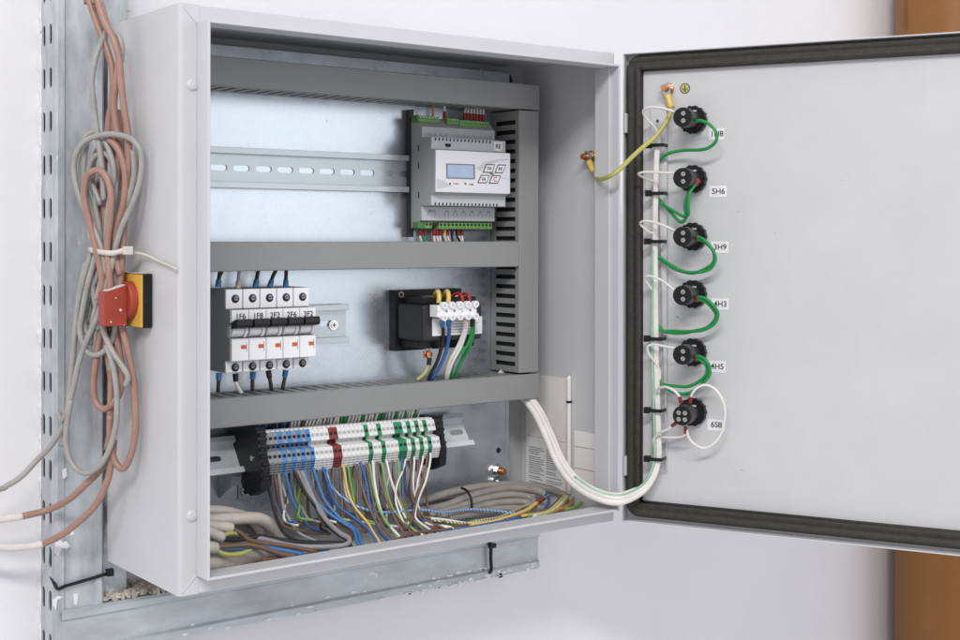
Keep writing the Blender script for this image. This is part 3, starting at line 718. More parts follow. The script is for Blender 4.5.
#==PART4== wires -------------------------------------------------------------
def wire(name, pts, r, col, label, cat='wire', group=None, ferrule=None, fr=None, seg=8, extra=None):
    b = MB(); b.tube(pts, r, M['w_'+col] if 'w_'+col in M else M[col], seg)
    o = b.build(name); tag(o, label, cat, group)
    if ferrule:
        for which, fc in ferrule:
            p, q = (Vector(pts[0]), Vector(pts[1])) if which == 0 else (Vector(pts[-1]), Vector(pts[-2]))
            d = (q-p).normalized(); f = MB(); f.cyl(p-d*.0012, d, r*1.5, .0085, M['w_'+fc] if 'w_'+fc in M else M[fc], 12, r*1.3); f.build('ferrule', o)
    return o
def tie(name, label, parts, col='black', group=None, cat='cable tie'):
    b = MB()
    for kind, a in parts:
        if kind == 'box': b.box(*a, M[col], .0006)
        elif kind == 'tube': b.tube(a[0], a[1], M[col], 7)
        elif kind == 'dbox': b.box(*a, M[col], .0006, xf=lambda c: DW(c.x, c.y, c.z))
    return tag(b.build(name), label, cat, group)
M['tie_white'] = mat('white_nylon', (.62, .58, .53), .5, var=.08, vscale=80)

# --- wires into the breakers
tops = [([(220, 270), (219, 278), (218, 286)], 'black', 'blue', .0024), ([(239.5, 269), (238.7, 277), (238, 287)], 'pale', 'beige', .0021), ([(258.5, 269), (257, 277), (255.5, 286)], 'black', 'blue', .0023),
        ([(276.5, 269), (273, 276), (270, 286)], 'black', 'blue', .0023), ([(286.3, 269), (286, 277), (285.7, 286)], 'black', 'blue', .0023)]
for i, (pp, c, f, r) in enumerate(tops):
    wire('wire', [P(x, y, .133) for x, y in [(pp[0][0]+(.5 if i == 0 else .3), pp[0][1]-7)]+pp][::-1], r, c,
         ['black wires entering the 1F6 breaker from above', 'pale wire with beige ferrule entering the 1F8 breaker', 'black wire dropping into the 2F2 breaker from above', 'black wire slanting into the 2F6 breaker from above', 'black wire dropping into the 3F2 breaker from above'][i], group='wires above the breakers', ferrule=[(0, f)])
wire('wire', [P(x, y, .1345) for x, y in [(218.6, 286), (218.6, 279), (222, 271), (223.5, 262)]], .0022, 'black', 'second black wire crossing into the 1F6 breaker from above', group='wires above the breakers')
bots = [([(219, 374), (218.5, 382), (218, 392)], 'black', 'blue'), ([(235.5, 375), (236, 383), (239, 389), (241.5, 393)], 'white', 'black'), ([(253, 373), (252.5, 381), (252.5, 391)], 'black', 'blue'), ([(268.5, 372), (270, 380), (271.5, 390)], 'black', 'black'), ([(285.5, 371), (284.5, 379), (282.5, 389)], 'black', 'blue')]
for i, (pp, c, f) in enumerate(bots):
    wire('wire', [P(x, y, .130) for x, y in pp], .0023, c, ['black wire with blue ferrule leaving the 1F6 breaker below', 'white wire with black ferrule leaving the 1F8 breaker below', 'black wire leaving the 2F2 breaker below', 'black wire with black ferrule below the 2F6 breaker', 'black wire with blue ferrule below the 3F2 breaker'][i], group='wires below the breakers', ferrule=[(0, f)])
# --- controller wires
M['w_ferrule_red'] = mat('ferrule_red', (.25, .02, .02), .4)
wire('wire', [P(433, 116, .150), P(433, 110, .150), P(432.5, 102, .150)], .0014, 'orange', 'thin orange wire above the left green controller plug', group='wires above the controller')
wire('wire', [P(444.5, 117, .149), P(444.5, 110, .149), P(444.5, 103, .149)], .0016, 'white', 'single white wire with red ferrule above the controller', group='wires above the controller', ferrule=[(0, 'ferrule_red')])
for k in range(7):
    x = 464.5+k*3.1
    wire('wire', [P(x, 118.5+k*.3, .147), P(x+.3, 112+k*.3, .147), P(x+1+(3-k)*.2, 107, .150), P(x+3.5-(k)*.3, 102, .153)], .0015, 'white', '%s white wire with red ferrule over the right controller plug' % ORD[k], group='wires above the controller', ferrule=[(0, 'ferrule_red')])
for i, (x, dx, c, f) in enumerate([(420, 2, 'white', 'ferrule_red'), (425, 0, 'green', 'ferrule_red'), (434, 1, 'white', 'ferrule_red'), (437, 2, 'white', 'ferrule_red'), (440, 1, 'white', 'ferrule_red'), (444.5, 3, 'white', 'yellow'), (447.5, 3, 'white', 'ferrule_red'), (452, 1, 'black', 'black'), (457, 5, 'black', 'black'), (458.6, 3, 'white', 'ferrule_red'), (462, 1, 'white', 'ferrule_red')]):
    wire('wire', [P(x, 230, .148), P(x, 236, .148), P(x+dx*.5, 240, .148), P(x+dx, 246, .150)], .0016, c, '%s wire, %s, counted from the left under the controller' % (ORD[i], c), group='wires below the controller', ferrule=[(0, f)])
# --- transformer wires
TW = [([(442, 322), (443.2, 332), (442, 345), (437, 362), (430.5, 374), (428, 382)], 'black', 'blue', 'black wire with blue ferrule from the transformer strip'),
      ([(449, 322), (449, 334), (446.5, 350), (440, 366), (433, 377), (431, 383)], 'navy', 'blue', 'blue wire with blue ferrule from the transformer strip'),
      ([(465, 321), (463.5, 332), (458, 346), (450, 360), (446.5, 372), (446, 380)], 'white', 'beige', 'left white wire with beige ferrule from the transformer strip'),
      ([(466.5, 322), (465.5, 333), (460.5, 347), (453, 361), (448.5, 373), (447.5, 380)], 'white', None, 'right white wire beside its twin from the transformer strip'),
      ([(472.5, 321), (471.5, 333), (467, 346), (459, 354), (453, 363), (451, 372), (451, 380)], 'green', 'black', 'green wire with black ferrule curving left from transformer strip'),
      ([(473.5, 322), (473, 334), (468.5, 349), (463, 358), (457, 371), (454, 380)], 'green', None, 'green wire hanging straighter beside the curving green one')]
for pp, c, f, lab in TW:
    n = len(pp); wire('wire', [P(x, y, .082+.045*(k/(n-1))) for k, (x, y) in enumerate(pp)], .0023, c, lab, group='wires below the transformer', ferrule=[(0, f)] if f else None)
wire('wire', [P(429.5, 359, .117), P(428.5, 366, .118), P(424, 374, .12), P(417, 380, .124)], .0022, 'earth', 'yellow and green earth wire below the transformer foot', group='wires below the transformer', ferrule=[(0, 'black')])
for i, (x, c) in enumerate([(438.5, 'yellow'), (448, 'yellow')]):
    wire('wire', [P(x, 303, .086), P(x+.6, 297, .087), P(x-.5, 291.5, .092), P(x-3, 294, .108), P(x-4, 300, .12)], .0030, c, ['left', 'right'][i]+' yellow lead bent over the top of the transformer strip', group='leads above the transformer')
for i, x in enumerate((463, 470)):
    wire('wire', [P(x, 303, .086), P(x-1, 297, .087), P(x-4, 293.5, .094), P(x-9, 295, .105), P(x-13, 300, .118)], .0020, 'red', ['left', 'right'][i]+' red lead bent over the top of the transformer strip', group='leads above the transformer')

# --- wires above the terminal row
TOPW = 'navy black navy black black navy black navy black white white white brown white white white white white white pale white white white green green white white white white green white white white white green green pale white white green white white green white white green white'.split()
for k, c in enumerate(TOPW):
    x = .154+k*.0049; e = random.uniform(-.009, .009)
    wire('wire', [(x, .128, .137-(x-.15)*.0155), (x+e*.1, .122, .1465), (x+e*.5, .124, .155), (x+e, .134, .166)], .0016, c, '%s %s wire from the left above the terminal row' % ((ORD+['%s' % w for w in ('seventeenth eighteenth nineteenth twentieth twenty-first twenty-second twenty-third twenty-fourth twenty-fifth twenty-sixth twenty-seventh twenty-eighth twenty-ninth thirtieth thirty-first'.split())])[TOPW[:k+1].count(c)-1], {'navy': 'blue', 'pale': 'grey'}.get(c, c)), group='wires above the terminal row')
M['w_sheathgreen'] = M['w_green']
# --- wires below the terminal row: pixel traces pinned to real depths
LW = [
 ('black', [(266.6, 478), (272, 502), (279, 525), (290, 538), (312, 543), (332, 544)], .0024, .100, .060),
 ('brown', [(273.5, 472), (280.6, 506), (288, 523), (305, 531.5), (331, 534)], .0026, .098, .080),
 ('grey', [(278, 472), (282.5, 504), (289, 519), (299, 533), (318, 542)], .0026, .097, .062),
 ('blue', [(284.5, 470), (292, 499), (303, 517.5), (311, 528), (322, 531)], .0026, .096, .080),
 ('black', [(293, 470), (305, 493), (316, 506), (324, 521), (337, 534), (348, 541)], .0025, .096, .035),
 ('slate', [(297, 470), (309, 494), (320, 508), (329, 523), (341, 536), (350, 541)], .0026, .095, .032),
 ('brown', [(306, 470), (317, 497), (331, 515), (346, 528), (352.5, 537), (349, 545)], .0027, .096, .030),
 ('blue', [(304, 468), (314, 497), (326, 511), (340, 521), (353, 530), (357, 541)], .0028, .096, .032),
 ('blue', [(313, 468), (324, 499), (341, 519), (357, 531), (361, 543)], .0028, .095, .026),
 ('navy', [(322, 466), (335, 502), (353, 517), (369, 530)], .0022, .095, .050),
 ('brown', [(333, 466), (333, 488), (338, 505), (346, 521)], .0019, .096, .075),
 ('brown', [(339, 465), (342, 500), (343, 520), (350, 533)], .0019, .095, .055),
 ('yellow', [(343, 465), (347, 488), (354, 506), (367, 522), (373, 532)], .0022, .094, .050),
 ('lime', [(347, 464), (351, 485), (355, 505), (361, 522)], .0019, .096, .075),
 ('brown', [(354, 463), (360, 480), (366, 500), (376, 522), (385, 538)], .0020, .095, .042),
 ('brown', [(357, 463), (357.5, 485), (359, 517), (366, 533)], .0018, .096, .060),
 ('navy', [(360, 462), (366, 482), (371, 510), (379, 531), (388, 540)], .0022, .094, .036),
 ('brown', [(365, 462), (371, 490), (377, 516), (390, 536)], .0020, .095, .045),
 ('lime', [(369, 462), (373, 485), (380, 511), (395, 534)], .0020, .095, .045),
 ('white', [(372.5, 461), (375, 485), (383, 517), (399, 536)], .0022, .094, .040),
 ('brown', [(377, 461), (380, 480), (389, 506), (402, 531)], .0019, .095, .048),
 ('lime', [(381, 461), (385, 482), (391, 505), (402, 520), (418, 533)], .0020, .095, .048),
 ('white', [(386, 460), (391, 480), (401, 508), (412, 529), (420, 533)], .0021, .094, .042),
 ('brown', [(392, 459), (394, 475), (400, 494), (409, 515), (424, 531)], .0019, .096, .050),
 ('lime', [(398, 458), (399, 480), (401, 500), (412, 521), (433, 531)], .0021, .095, .048),
 ('navy', [(401.5, 458), (402.5, 485), (405, 513), (416, 526), (432, 532)], .0021, .094, .046),
 ('white', [(405, 457), (403, 470), (397, 485), (396, 503), (404, 524)], .0018, .096, .060),
 ('brown', [(410, 457), (411, 485), (414, 502), (426, 520), (443, 528)], .0021, .095, .050),
 ('white', [(414, 457), (413, 485), (417, 502), (423, 517), (432, 525), (447, 528)], .0020, .094, .050),
 ('brown', [(419, 456), (417.5, 485), (416, 505), (420, 518)], .0019, .096, .060),
 ('white', [(423, 456), (418, 480), (416, 500), (418, 515), (428, 524), (450, 527)], .0019, .094, .050),
 ('brown', [(427, 455), (423, 478), (417, 497), (413, 515), (409, 530)], .0020, .093, .050),
 ('white', [(430.5, 455), (426, 480), (420, 495), (415.5, 511), (417, 520), (430, 530)], .0021, .092, .048),
]
lc = {}
cname = dict(navy='dark blue', lime='light green', slate='slate grey')
zmin = 9
for c, pp, r, ya, yb in LW:
    lc[c] = lc.get(c, 0)+1; n = len(pp)
    pts = [P(x, y, ya+(yb-ya)*(k/(n-1))**1.3) for k, (x, y) in enumerate(pp)]
    for q in pts:
        q.z = max(q.z, .006)
    pts.insert(0, pts[0]+Vector((0, .016, .010)))
    if yb < .052:
        for st in ((.003, -.010, -.012), (-.006, -.002, -.006)): q = pts[-1]+Vector(st); q.z = max(q.z, .005); q.y = max(q.y, .006); pts.append(q)
    wire('wire', pts, r*.71, c, '%s %s wire from the left hanging below the terminal row' % (ORD[lc[c]-1], cname.get(c, c)), group='wires hanging below the terminal row')
random.seed(21)
EXTRA = 'brown navy white brown grey lime brown white black brown navy earth brown white grey lime brown blue white brown slate white brown lime brown navy white brown'.split()
ec = {}
for k, c in enumerate(EXTRA):                # thinner wires of the rear row
    x = 272+k*5.55+random.uniform(-1.5, 1.5); y0 = 470-(x-272)*.09; dx = random.uniform(-4, 16); ec[c] = ec.get(c, 0)+1
    y2 = 525-(x-272)*.035+random.uniform(-7, 4)
    pp = [(x, y0-6, .118), (x+random.uniform(-2, 2), y0+14, .115), (x+dx*.25+random.uniform(-3, 3), y0+32, .107), (x+dx*.7, (y0+y2)/2+14, .092), (x+dx*1.2, y2, .076), (x+dx*1.2+random.uniform(6, 16), y2+random.uniform(2, 6), .060)]
    pts = []
    for a in pp:
        q = P(*a); q.z = max(q.z, .006); pts.append(q)
    wire('wire', pts, .00145, c, '%s thin %s wire from the left in the rear row under the terminals' % (ORD[ec[c]-1], cname.get(c, {'earth': 'yellow green'}.get(c, c))), group='thin wires of the rear row')
def floorpts(pp): 
    out = []
    for x, y, d in pp:
        q = P(x, y, d); q.z = max(q.z, .006); out.append(q)
    return out
wire('twisted_pair', floorpts([(326, 466, .095), (330, 484, .092), (342, 497, .085), (361, 508, .075), (385, 512.5, .07), (422, 510, .072), (443, 512.5, .074), (472, 509.5, .08), (500, 511.5, .07), (516, 514, .06)]), .0017, 'bluewhite', 'blue and white twisted pair sweeping right across the other wires')
wire('wire', floorpts([(301, 470, .096), (312.5, 497, .085), (324, 517.5, .065), (339, 532.5, .04), (349, 539, .026), (345, 545, .022), (322, 547, .03), (290, 545.5, .045), (256, 538, .06), (222, 537.5, .07)]), .0029, 'grey', 'thick grey wire looping back left from terminals to cut cable')
wire('twisted_pair', floorpts([(400, 512, .1), (420, 518, .08), (446, 522, .062), (466, 523.5, .056), (482, 520, .056), (500, 517, .06), (520, 508, .075), (540, 500, .09)]), .0017, 'mixed', 'multicoloured twisted pair lying along the cabinet floor')
wire('wire', floorpts([(470, 525, .045), (490, 522.5, .042), (512, 516, .045), (527, 510, .06), (537, 503, .075), (545, 498, .09)]), .0026, 'yellow', 'yellow wire with red ferrule on the cabinet floor')
f = MB(); qa, qb = P(537, 503, .074), P(543, 499, .08); f.tube([qa, qb], .0031, M['w_ferrule_red'], 8); f.tube([qb, P(549, 495, .08)], .0012, M['steel'], 6); f.build('ferrule', bpy.data.objects[[o.name for o in COL.objects if o.name.startswith('wire')][-1]]) if False else tag(f.build('ferrule'), 'red ferrule on a bare wire end lying by the grey coil', 'ferrule')
wire('wire', floorpts([(440, 533, .03), (480, 526, .035), (515, 519, .035), (532, 516, .045), (544, 510, .06), (549, 500, .085), (546, 492, .10)]), .0022, 'navy', 'dark blue wire curling up from the floor beside the coil')
wire('wire', floorpts([(505, 520, .035), (530, 514, .04), (548, 509, .055), (561, 498, .085), (566, 490, .11)]), .0020, 'brown', 'brown wire coming out of the grey coil onto the floor')
for k, (c, dx) in enumerate([('lime', 0), ('yellow', -2), ('white', 1.5), ('earth', 3)]):
    wire('wire', floorpts([(528+dx*3, 516, .03), (548+dx, 512, .04), (560+dx, 503, .06), (566+dx*.7, 495, .09), (567, 488, .12)]), .0019, c, '%s strand fanned out at the right end of the coil' % {'lime': 'light green', 'earth': 'yellow green'}.get(c, c), group='strands from the coil end')
wire('wire', floorpts([(566, 509, .04), (575, 507.5, .045), (581, 503, .06), (577, 497, .09), (570, 492, .12)]), .0021, 'lime', 'light green wire looping at the far right of the floor')
wire('wire', floorpts([(556, 510, .04), (566, 507, .05), (571, 502, .07), (569, 495, .1)]), .0019, 'orange', 'thin orange brown wire at the coil end')
# short tangled leads on the floor
for k, (c, pp) in enumerate([('brown', [(395, 531, .06), (420, 528.5, .058), (450, 527, .055), (480, 523, .055)]), ('brown', [(395, 540, .03), (415, 533, .04), (452, 529, .04)]), ('lime', [(430, 521, .075), (460, 524, .06), (478, 520, .06)]), ('slate', [(330, 505, .12), (350, 520, .11), (362, 530, .09)]), ('lime', [(296, 482, .13), (298, 505, .13), (296, 520, .125)]), ('earth', [(302, 484, .13), (303, 508, .13), (301, 522, .125)]), ('brown', [(308, 486, .13), (308, 508, .13), (312, 524, .12)]), ('brown', [(366, 492, .1), (390, 512, .08), (408, 529, .05)]), ('slate', [(330, 488, .12), (350, 503, .11), (372, 521, .08)]), ('white', [(425, 518, .07), (445, 520, .068), (470, 523.5, .055), (495, 521, .052)])]):
    wire('wire', floorpts(pp), .0018, c, '%s loose lead lying low behind the hanging wires' % ORD[k], group='loose leads at the bottom of the cabinet')
# red end caps among them
# --- sheathed cables at the bottom left
BL = [('beige', [(190, 511, .10), (211, 510.5, .10), (228, 512, .10), (250, 519, .105), (262, 532, .11)], .0060, 'beige sheathed cable lying highest on the left of the floor'),
      ('beige', [(190, 521, .07), (211, 520, .072), (235, 518.5, .075), (258, 518.5, .085), (272, 526, .10), (284, 540, .11)], .0068, 'beige sheathed cable arching over to the right on the floor'),
      ('beige', [(188, 524, .05), (206, 525, .05), (222, 526.5, .052), (231, 527.5, .055)], .0056, 'beige cable with a cut end, upper of the three'),
      ('beige', [(186, 528, .035), (204, 530, .035), (214, 534, .038), (221.5, 537.5, .042)], .0060, 'beige cable with a cut end, middle of the three'),
      ('beige', [(186, 545, .02), (200, 546, .02), (209, 547, .022), (215, 548, .026)], .0062, 'beige cable with a cut end, lowest of the three'),
      ('slate', [(226, 522, .12), (246, 526, .12), (262, 540, .12)], .0058, 'shaded beige cable passing behind the arching cable')]
for c, pp, r, lab in BL: wire('sheathed_cable', floorpts(pp), r, c, lab, 'cable', 'beige sheathed cables', seg=14)
wire('sheathed_cable', floorpts([(196, 566, .02), (225, 562, .045), (250, 556, .07), (275, 548, .1)]), .0085, 'beige', 'thick beige cable lying lowest behind the cabinet lip', 'cable', 'beige sheathed cables', seg=14)
for c, pp, r, lab in [('brown', [(214, 547, .026), (230, 546, .028), (247, 545, .03), (262, 548, .032), (280, 554, .03), (296, 557, .025)], .0028, 'brown core coming out of the lowest cut cable'),
     ('brown', [(230, 528, .055), (240, 533, .055), (252, 541, .05), (285, 546, .04), (318, 552, .03)], .0026, 'brown core coming out of the upper cut cable'),
     ('earth', [(215, 550, .026), (226, 554.5, .026), (240, 554, .03), (252, 549, .035)], .0026, 'yellow green core of the lowest cut cable'),
     ('earth', [(221, 536, .042), (230, 533.5, .05), (240, 534, .06)], .0025, 'yellow green core of the middle cut cable'),
     ('blue', [(216, 548, .027), (242, 548.5, .033), (262, 547.5, .038), (285, 551, .034), (303, 554.5, .028)], .0027, 'blue core coming out of the lowest cut cable'),
     ('blue', [(290, 549, .05), (312, 549.5, .045), (330, 549.5, .035)], .0026, 'blue lead ending near the cabinet lip'),
     ('black', [(221, 539, .042), (236, 540, .05), (258, 537, .06), (285, 541, .058), (312, 543, .055), (345, 544, .04)], .0029, 'black core running right from the middle cut cable'),
     ('brown', [(262, 560, .03), (278, 558, .035), (292, 556, .035)], .0022, 'brown lead lying by the lip, left'),
     ('lime', [(276, 558, .035), (284, 556.5, .04), (296, 556, .035)], .0020, 'light green lead lying by the lip, left')]:
    wire('wire', floorpts(pp), r, c, lab, group='cores of the cut cables')
# --- coil of grey cable at the bottom right
GC = [([(400, 508, .12), (425, 500, .125), (460, 490.5, .13), (500, 485, .135), (535, 486.5, .13), (556, 491, .11), (573, 501, .075)], .0052),
      ([(415, 512, .11), (445, 506, .115), (475, 495, .12), (510, 488.5, .12), (537, 491, .11), (546, 495, .10)], .0052),
      ([(428, 515, .10), (456, 508, .105), (480, 500, .108), (508, 495, .108), (530, 498, .10), (534, 507, .08)], .0048),
      ([(440, 516, .09), (462, 511, .095), (487, 505, .098), (510, 502, .098), (527, 503, .09), (533, 509, .075)], .0048),
      ([(448, 518, .085), (470, 514, .088), (495, 509.5, .09), (518, 508.5, .088), (532, 511, .075)], .0046)]
for k, (pp, r) in enumerate(GC): wire('sheathed_cable', floorpts(pp), r, 'slate', '%s grey cable of the coil on the cabinet floor, counted from the top' % ORD[k], 'cable', 'grey cable coil', seg=14)
qa, qb = P(467, 491, .098), P(471.5, 508, .088)
tie('cable_tie', 'black cable tie round the grey cable coil', [('tube', ([qa+Vector((0, .012, .002)), qa, qa.lerp(qb, .5)+Vector((0, -.004, .001)), qb, qb+Vector((0, .01, -.003))], .0016))])

# --- bundle from the bottom duct to the door, then up the stiffener
TR = [P(497, 374, .150), P(512, 386, .138), P(525, 397, .122), P(537, 413, .10), P(548, 436, .075), P(558, 460, .05), P(573, 481, .02), P(594, 494.5, -.01), P(618, 500, -.035)]
TR2 = [PD(640, 492, .012), PD(653, 477, .006), PD(658.5, 458, .003), PD(658.5, 436, .002), PD(657.5, 400, .002), PD(656, 350, .002), PD(655.5, 300, .002), PD(655, 250, .002), PD(655.5, 200, .002), PD(656.5, 160, .002), PD(658, 132, .0015)]
path = TR+TR2
def taper(r0, r1): return lambda s: r0 if s < .42 else (r1 if s > .56 else r0+(r1-r0)*(s-.42)/.14)
def offs(du, dv, k0=0, k1=None):
    q = path[k0:k1]; out = []
    for i, p in enumerate(q):
        t = (q[min(i+1, len(q)-1)]-q[max(i-1, 0)]).normalized(); c = (CAMP-p).normalized(); s = t.cross(c).normalized(); n = s.cross(t)
        f_ = 1. if i < 9 else (.72 if i == 9 else .5)
        out.append(p+s*du*f_+n*dv*f_)
    return out
tg = 'bundle led from the duct to the door'
wire('wire_bundle', offs(.0030, 0), taper(.0042, .0023), 'white', 'white sheathed wire bundle curving from the duct to the door, outer strand', 'wire bundle', tg, seg=12)
wire('wire_bundle', offs(-.0028, .0006), taper(.0038, .0021), 'white', 'white sheathed wire bundle curving from the duct to the door, inner strand', 'wire bundle', tg, seg=12)
wire('wire_bundle', offs(-.0062, -.002, 0, 10), .0030, 'white', 'thin white strand on the inside of the wire bundle curve', 'wire bundle', tg, seg=10)
M['w_palegreen'] = mat('green_behind_sheath', (.34, .52, .42), .45, var=.15, vscale=60)
wire('wire', offs(-.0050, .0022, 6, -3), .0019, 'palegreen', 'pale green wire showing along the white bundle', group=tg)
DG = [
 ('1H8', [[(691, 122, .012), (700, 120.5, .016), (709, 124, .018), (716, 132, .018), (716, 141, .016), (708, 148, .012), (697, 150, .008), (685, 150, .004), (673, 152, .002), (665, 155.5, -.001), (660, 160, -.004)]], [(675, 112, .020), (662, 108, .022), (649, 107.5, .022), (643, 112, .018), (648, 120, .01), (656, 129, .003), (658, 138, .001)]),
 ('5H6', [[(697, 180, .006), (689, 192, .016), (685, 206, .014), (686, 217, .010), (681, 222, .008), (674, 216, .004), (667, 208, .001), (660, 201, -.001)], [(698, 181, .006), (690, 192, .018), (688, 205, .018), (688.5, 214, .014), (683, 216, .010), (672, 210, .006), (662, 204, .000), (659, 199, -.002)]], [(675, 173, .022), (660, 172.5, .024), (645, 172, .022), (638.5, 174, .018), (645, 178, .01), (654, 182, .003), (658, 188, .001)]),
 ('3H9', [[(693, 236, .010), (702, 238.5, .014), (711, 247, .016), (715.5, 258, .014), (711, 268, .010), (700, 272, .008), (684, 271.5, .005), (669, 264, .002), (657, 255, -.001)], [(693, 238, .010), (704, 241.5, .012), (713, 251, .012), (713.5, 262, .010), (705, 269, .006), (692, 273, .005), (676, 269.5, .003), (664, 262, .000), (657, 257, -.003)]], [(675, 231, .020), (665, 226, .020), (653, 222, .018), (644, 221, .016), (640.5, 224, .012), (648, 231, .006), (656, 235.5, .002), (658, 243, .001)]),
 ('4H3', [[(693, 297, .010), (704, 298, .014), (713, 305, .016), (718, 314, .014), (714, 324, .010), (703, 330, .008), (688, 331.5, .005), (672, 331, .002), (662, 331, .001), (656, 325, -.002)], [(693, 299, .010), (704, 301, .012), (712, 308, .012), (716, 317, .010), (708, 327, .006), (694, 331, .005), (678, 333.5, .003), (664, 331, .000), (657, 324, -.003)]], [(675, 291, .020), (667, 284, .020), (657, 278, .018), (648, 276, .016), (645, 279, .012), (650, 287, .006), (656, 295, .002), (657, 305, .001)]),
 ('4H5', [[(692, 356, .010), (701, 357, .014), (708, 363, .016), (710, 373, .014), (705, 381, .010), (694, 391, .008), (681, 394, .005), (668, 389.5, .002), (657, 380, -.001)], [(692, 358, .010), (700, 360, .012), (706, 366, .012), (706.5, 374, .010), (700, 381, .006), (688, 386.5, .005), (675, 386, .003), (662, 384, .000), (656, 378, -.003)]], [(675, 348.5, .020), (665, 346.5, .020), (654, 344.5, .018), (647.5, 347, .016), (649, 354, .012), (655, 362, .006), (659.5, 370, .002), (660, 380, .001)]),
]
bz = [.5115, .4370, .3646, .2922, .2190, .1440]; bt = .0905
lampnm = ['1H8', '5H6', '3H9', '4H3', '4H5', '6S8']
def lamp(i, four=False):
    z = bz[i]; root = thing('panel_switch' if four else 'pilot_lamp', DW(bt, z, DO), '', 'switch' if four else 'pilot lamp', None)
    b = MB(); rb = .0172
    b.prism([(bt+rb*math.cos(2*PI*k/14+.1), z+rb*math.sin(2*PI*k/14+.1)) for k in range(14)], DM, DO+.0002, DO+.0085, M['black'])
    b.cyl(DW(bt, z, DO+.0086), DN, .0152, .003, M['black'], 28)
    for k in range(14):
        a = 2*PI*k/14; b.cyl(DW(bt+.0165*math.cos(a), z+.0165*math.sin(a), DO+.001), DN, .0016, .0076, M['black'], 8)
    b.build('lock_nut', root)
    b = MB(); b.lathe(DW(bt, z, DO+.0116), DN, [(0, .0112), (.018, .0112), (.0185, .0122), (.0345, .0122), (.0357, .0115)], M['blackgrey'], 36)
    b.cyl(DW(bt, z, DO+.0470), DN, .0115, .0003, M['black'], 36)
    b.box(bt+.004, bt+.009, z+.0088, z+.0106, DO+.018, DO+.021, M['foilgrey'], xf=lambda c: DW(c.x, c.y, c.z))
    b.build('lamp_body', root)
    pos = [(-.0038, .0038), (.0042, .0038), (-.0038, -.0042), (.0042, -.0042)] if four else [(.0015, .0045), (.0015, -.0045)]
    for u, v in pos:
        b = MB(); b.cyl(DW(bt+u, z+v, DO+.0470), DN, .0034, .0008, M['dark'], 16); b.cyl(DW(bt+u, z+v, DO+.0474), DN, .0028, .0012, M['steel'], 14)
        b.box(-.0018, .0018, -.0003, .0003, 0, .0003, M['dark'], xf=lambda c: DW(bt+u+c.x*.7-c.y*.7, z+v+c.x*.7+c.y*.7, DO+.0486+c.z)); b.build('terminal_screw', root)
    return root
l0 = lamp(0); l0['group'] = 'black pilot lamps on the door'
lamps = [l0]+[copy_tree(l0, DW(bt, bz[i], DO), '', 'black pilot lamps on the door') for i in range(1, 5)]
for i, o in enumerate(lamps): o['label'] = 'black round pilot lamp body on the door beside the %s label' % lampnm[i]
s6 = lamp(5, True); s6['label'] = 'black round switch body with four screws beside the 6S8 label'
for i, (nm, greens, wh) in enumerate(DG):
    for k, g in enumerate(greens):
        wire('wire', [PD(*q) for q in g], .0021, 'green', 'green wire looped from lamp %s to the white bundle%s' % (nm, '' if len(greens) == 1 else [', outer strand', ', inner strand'][k]), group='green wires on the door', ferrule=[(0, 'ferrule_red')])
    wire('wire', [PD(*q) for q in wh], .0016, 'white', 'white wire looped from the left of lamp %s to the bundle' % nm, group='white wires on the door')
for k, (pp, lab, f) in enumerate([([(681, 402, .018), (679, 396, .02), (673, 390, .02), (665, 387, .018), (658, 389, .012), (655, 396, .006), (656, 406, .002)], 'white wire arching left from the top of switch 6S8', 0),
     ([(690, 402, .012), (692, 394, .014), (698, 387.5, .014), (706, 385, .012), (716, 390, .01), (723, 402, .008), (725, 416, .006), (721, 434, .006), (712, 445, .008), (703, 448, .01), (694, 444, .014), (688, 436, .016), (686.5, 427, .018)], 'white wire in a wide loop right of switch 6S8', 0),
     ([(676, 423, .02), (668, 429, .018), (659, 433, .012), (653.5, 440, .006), (655, 450, .003), (657, 460, .001)], 'white wire leaving the bottom left of switch 6S8', 0),
     ([(686, 428, .018), (685.5, 434, .016), (680, 437, .012), (668, 437.5, .008), (658, 437, .003), (656, 444, .002)], 'white wire leaving the bottom of switch 6S8 leftwards', 0)]):
    wire('wire', [PD(*q) for q in pp], .0017, 'white', lab, group='white wires on the door', ferrule=[(0, 'ferrule_red')])
for k, (px, py) in enumerate([(658, 145.5), (658, 193.5), (657, 241.5), (656.5, 338.5), (656.5, 410), (656.5, 458.5)]):
    q = PD(px, py, 0); t = (q-DH).dot(DT); z = q.z
    tie('cable_tie', ['topmost', 'second', 'third', 'fourth', 'fifth', 'lowest'][k]+' black cable tie round the white bundle on the door', [('dbox', (t-.0105, t+.0095, z-.0022, z+.0022, .0082, .0098)), ('dbox', (t-.0135, t-.0065, z-.0038, z+.0040, .004, .0114)), ('dbox', (t+.0088, t+.0103, z-.0022, z+.0022, DO+.006, .0082)), ('dbox', (t-.0115, t-.0100, z-.0022, z+.0022, DO+.006, .0082))], group='cable ties on the door')
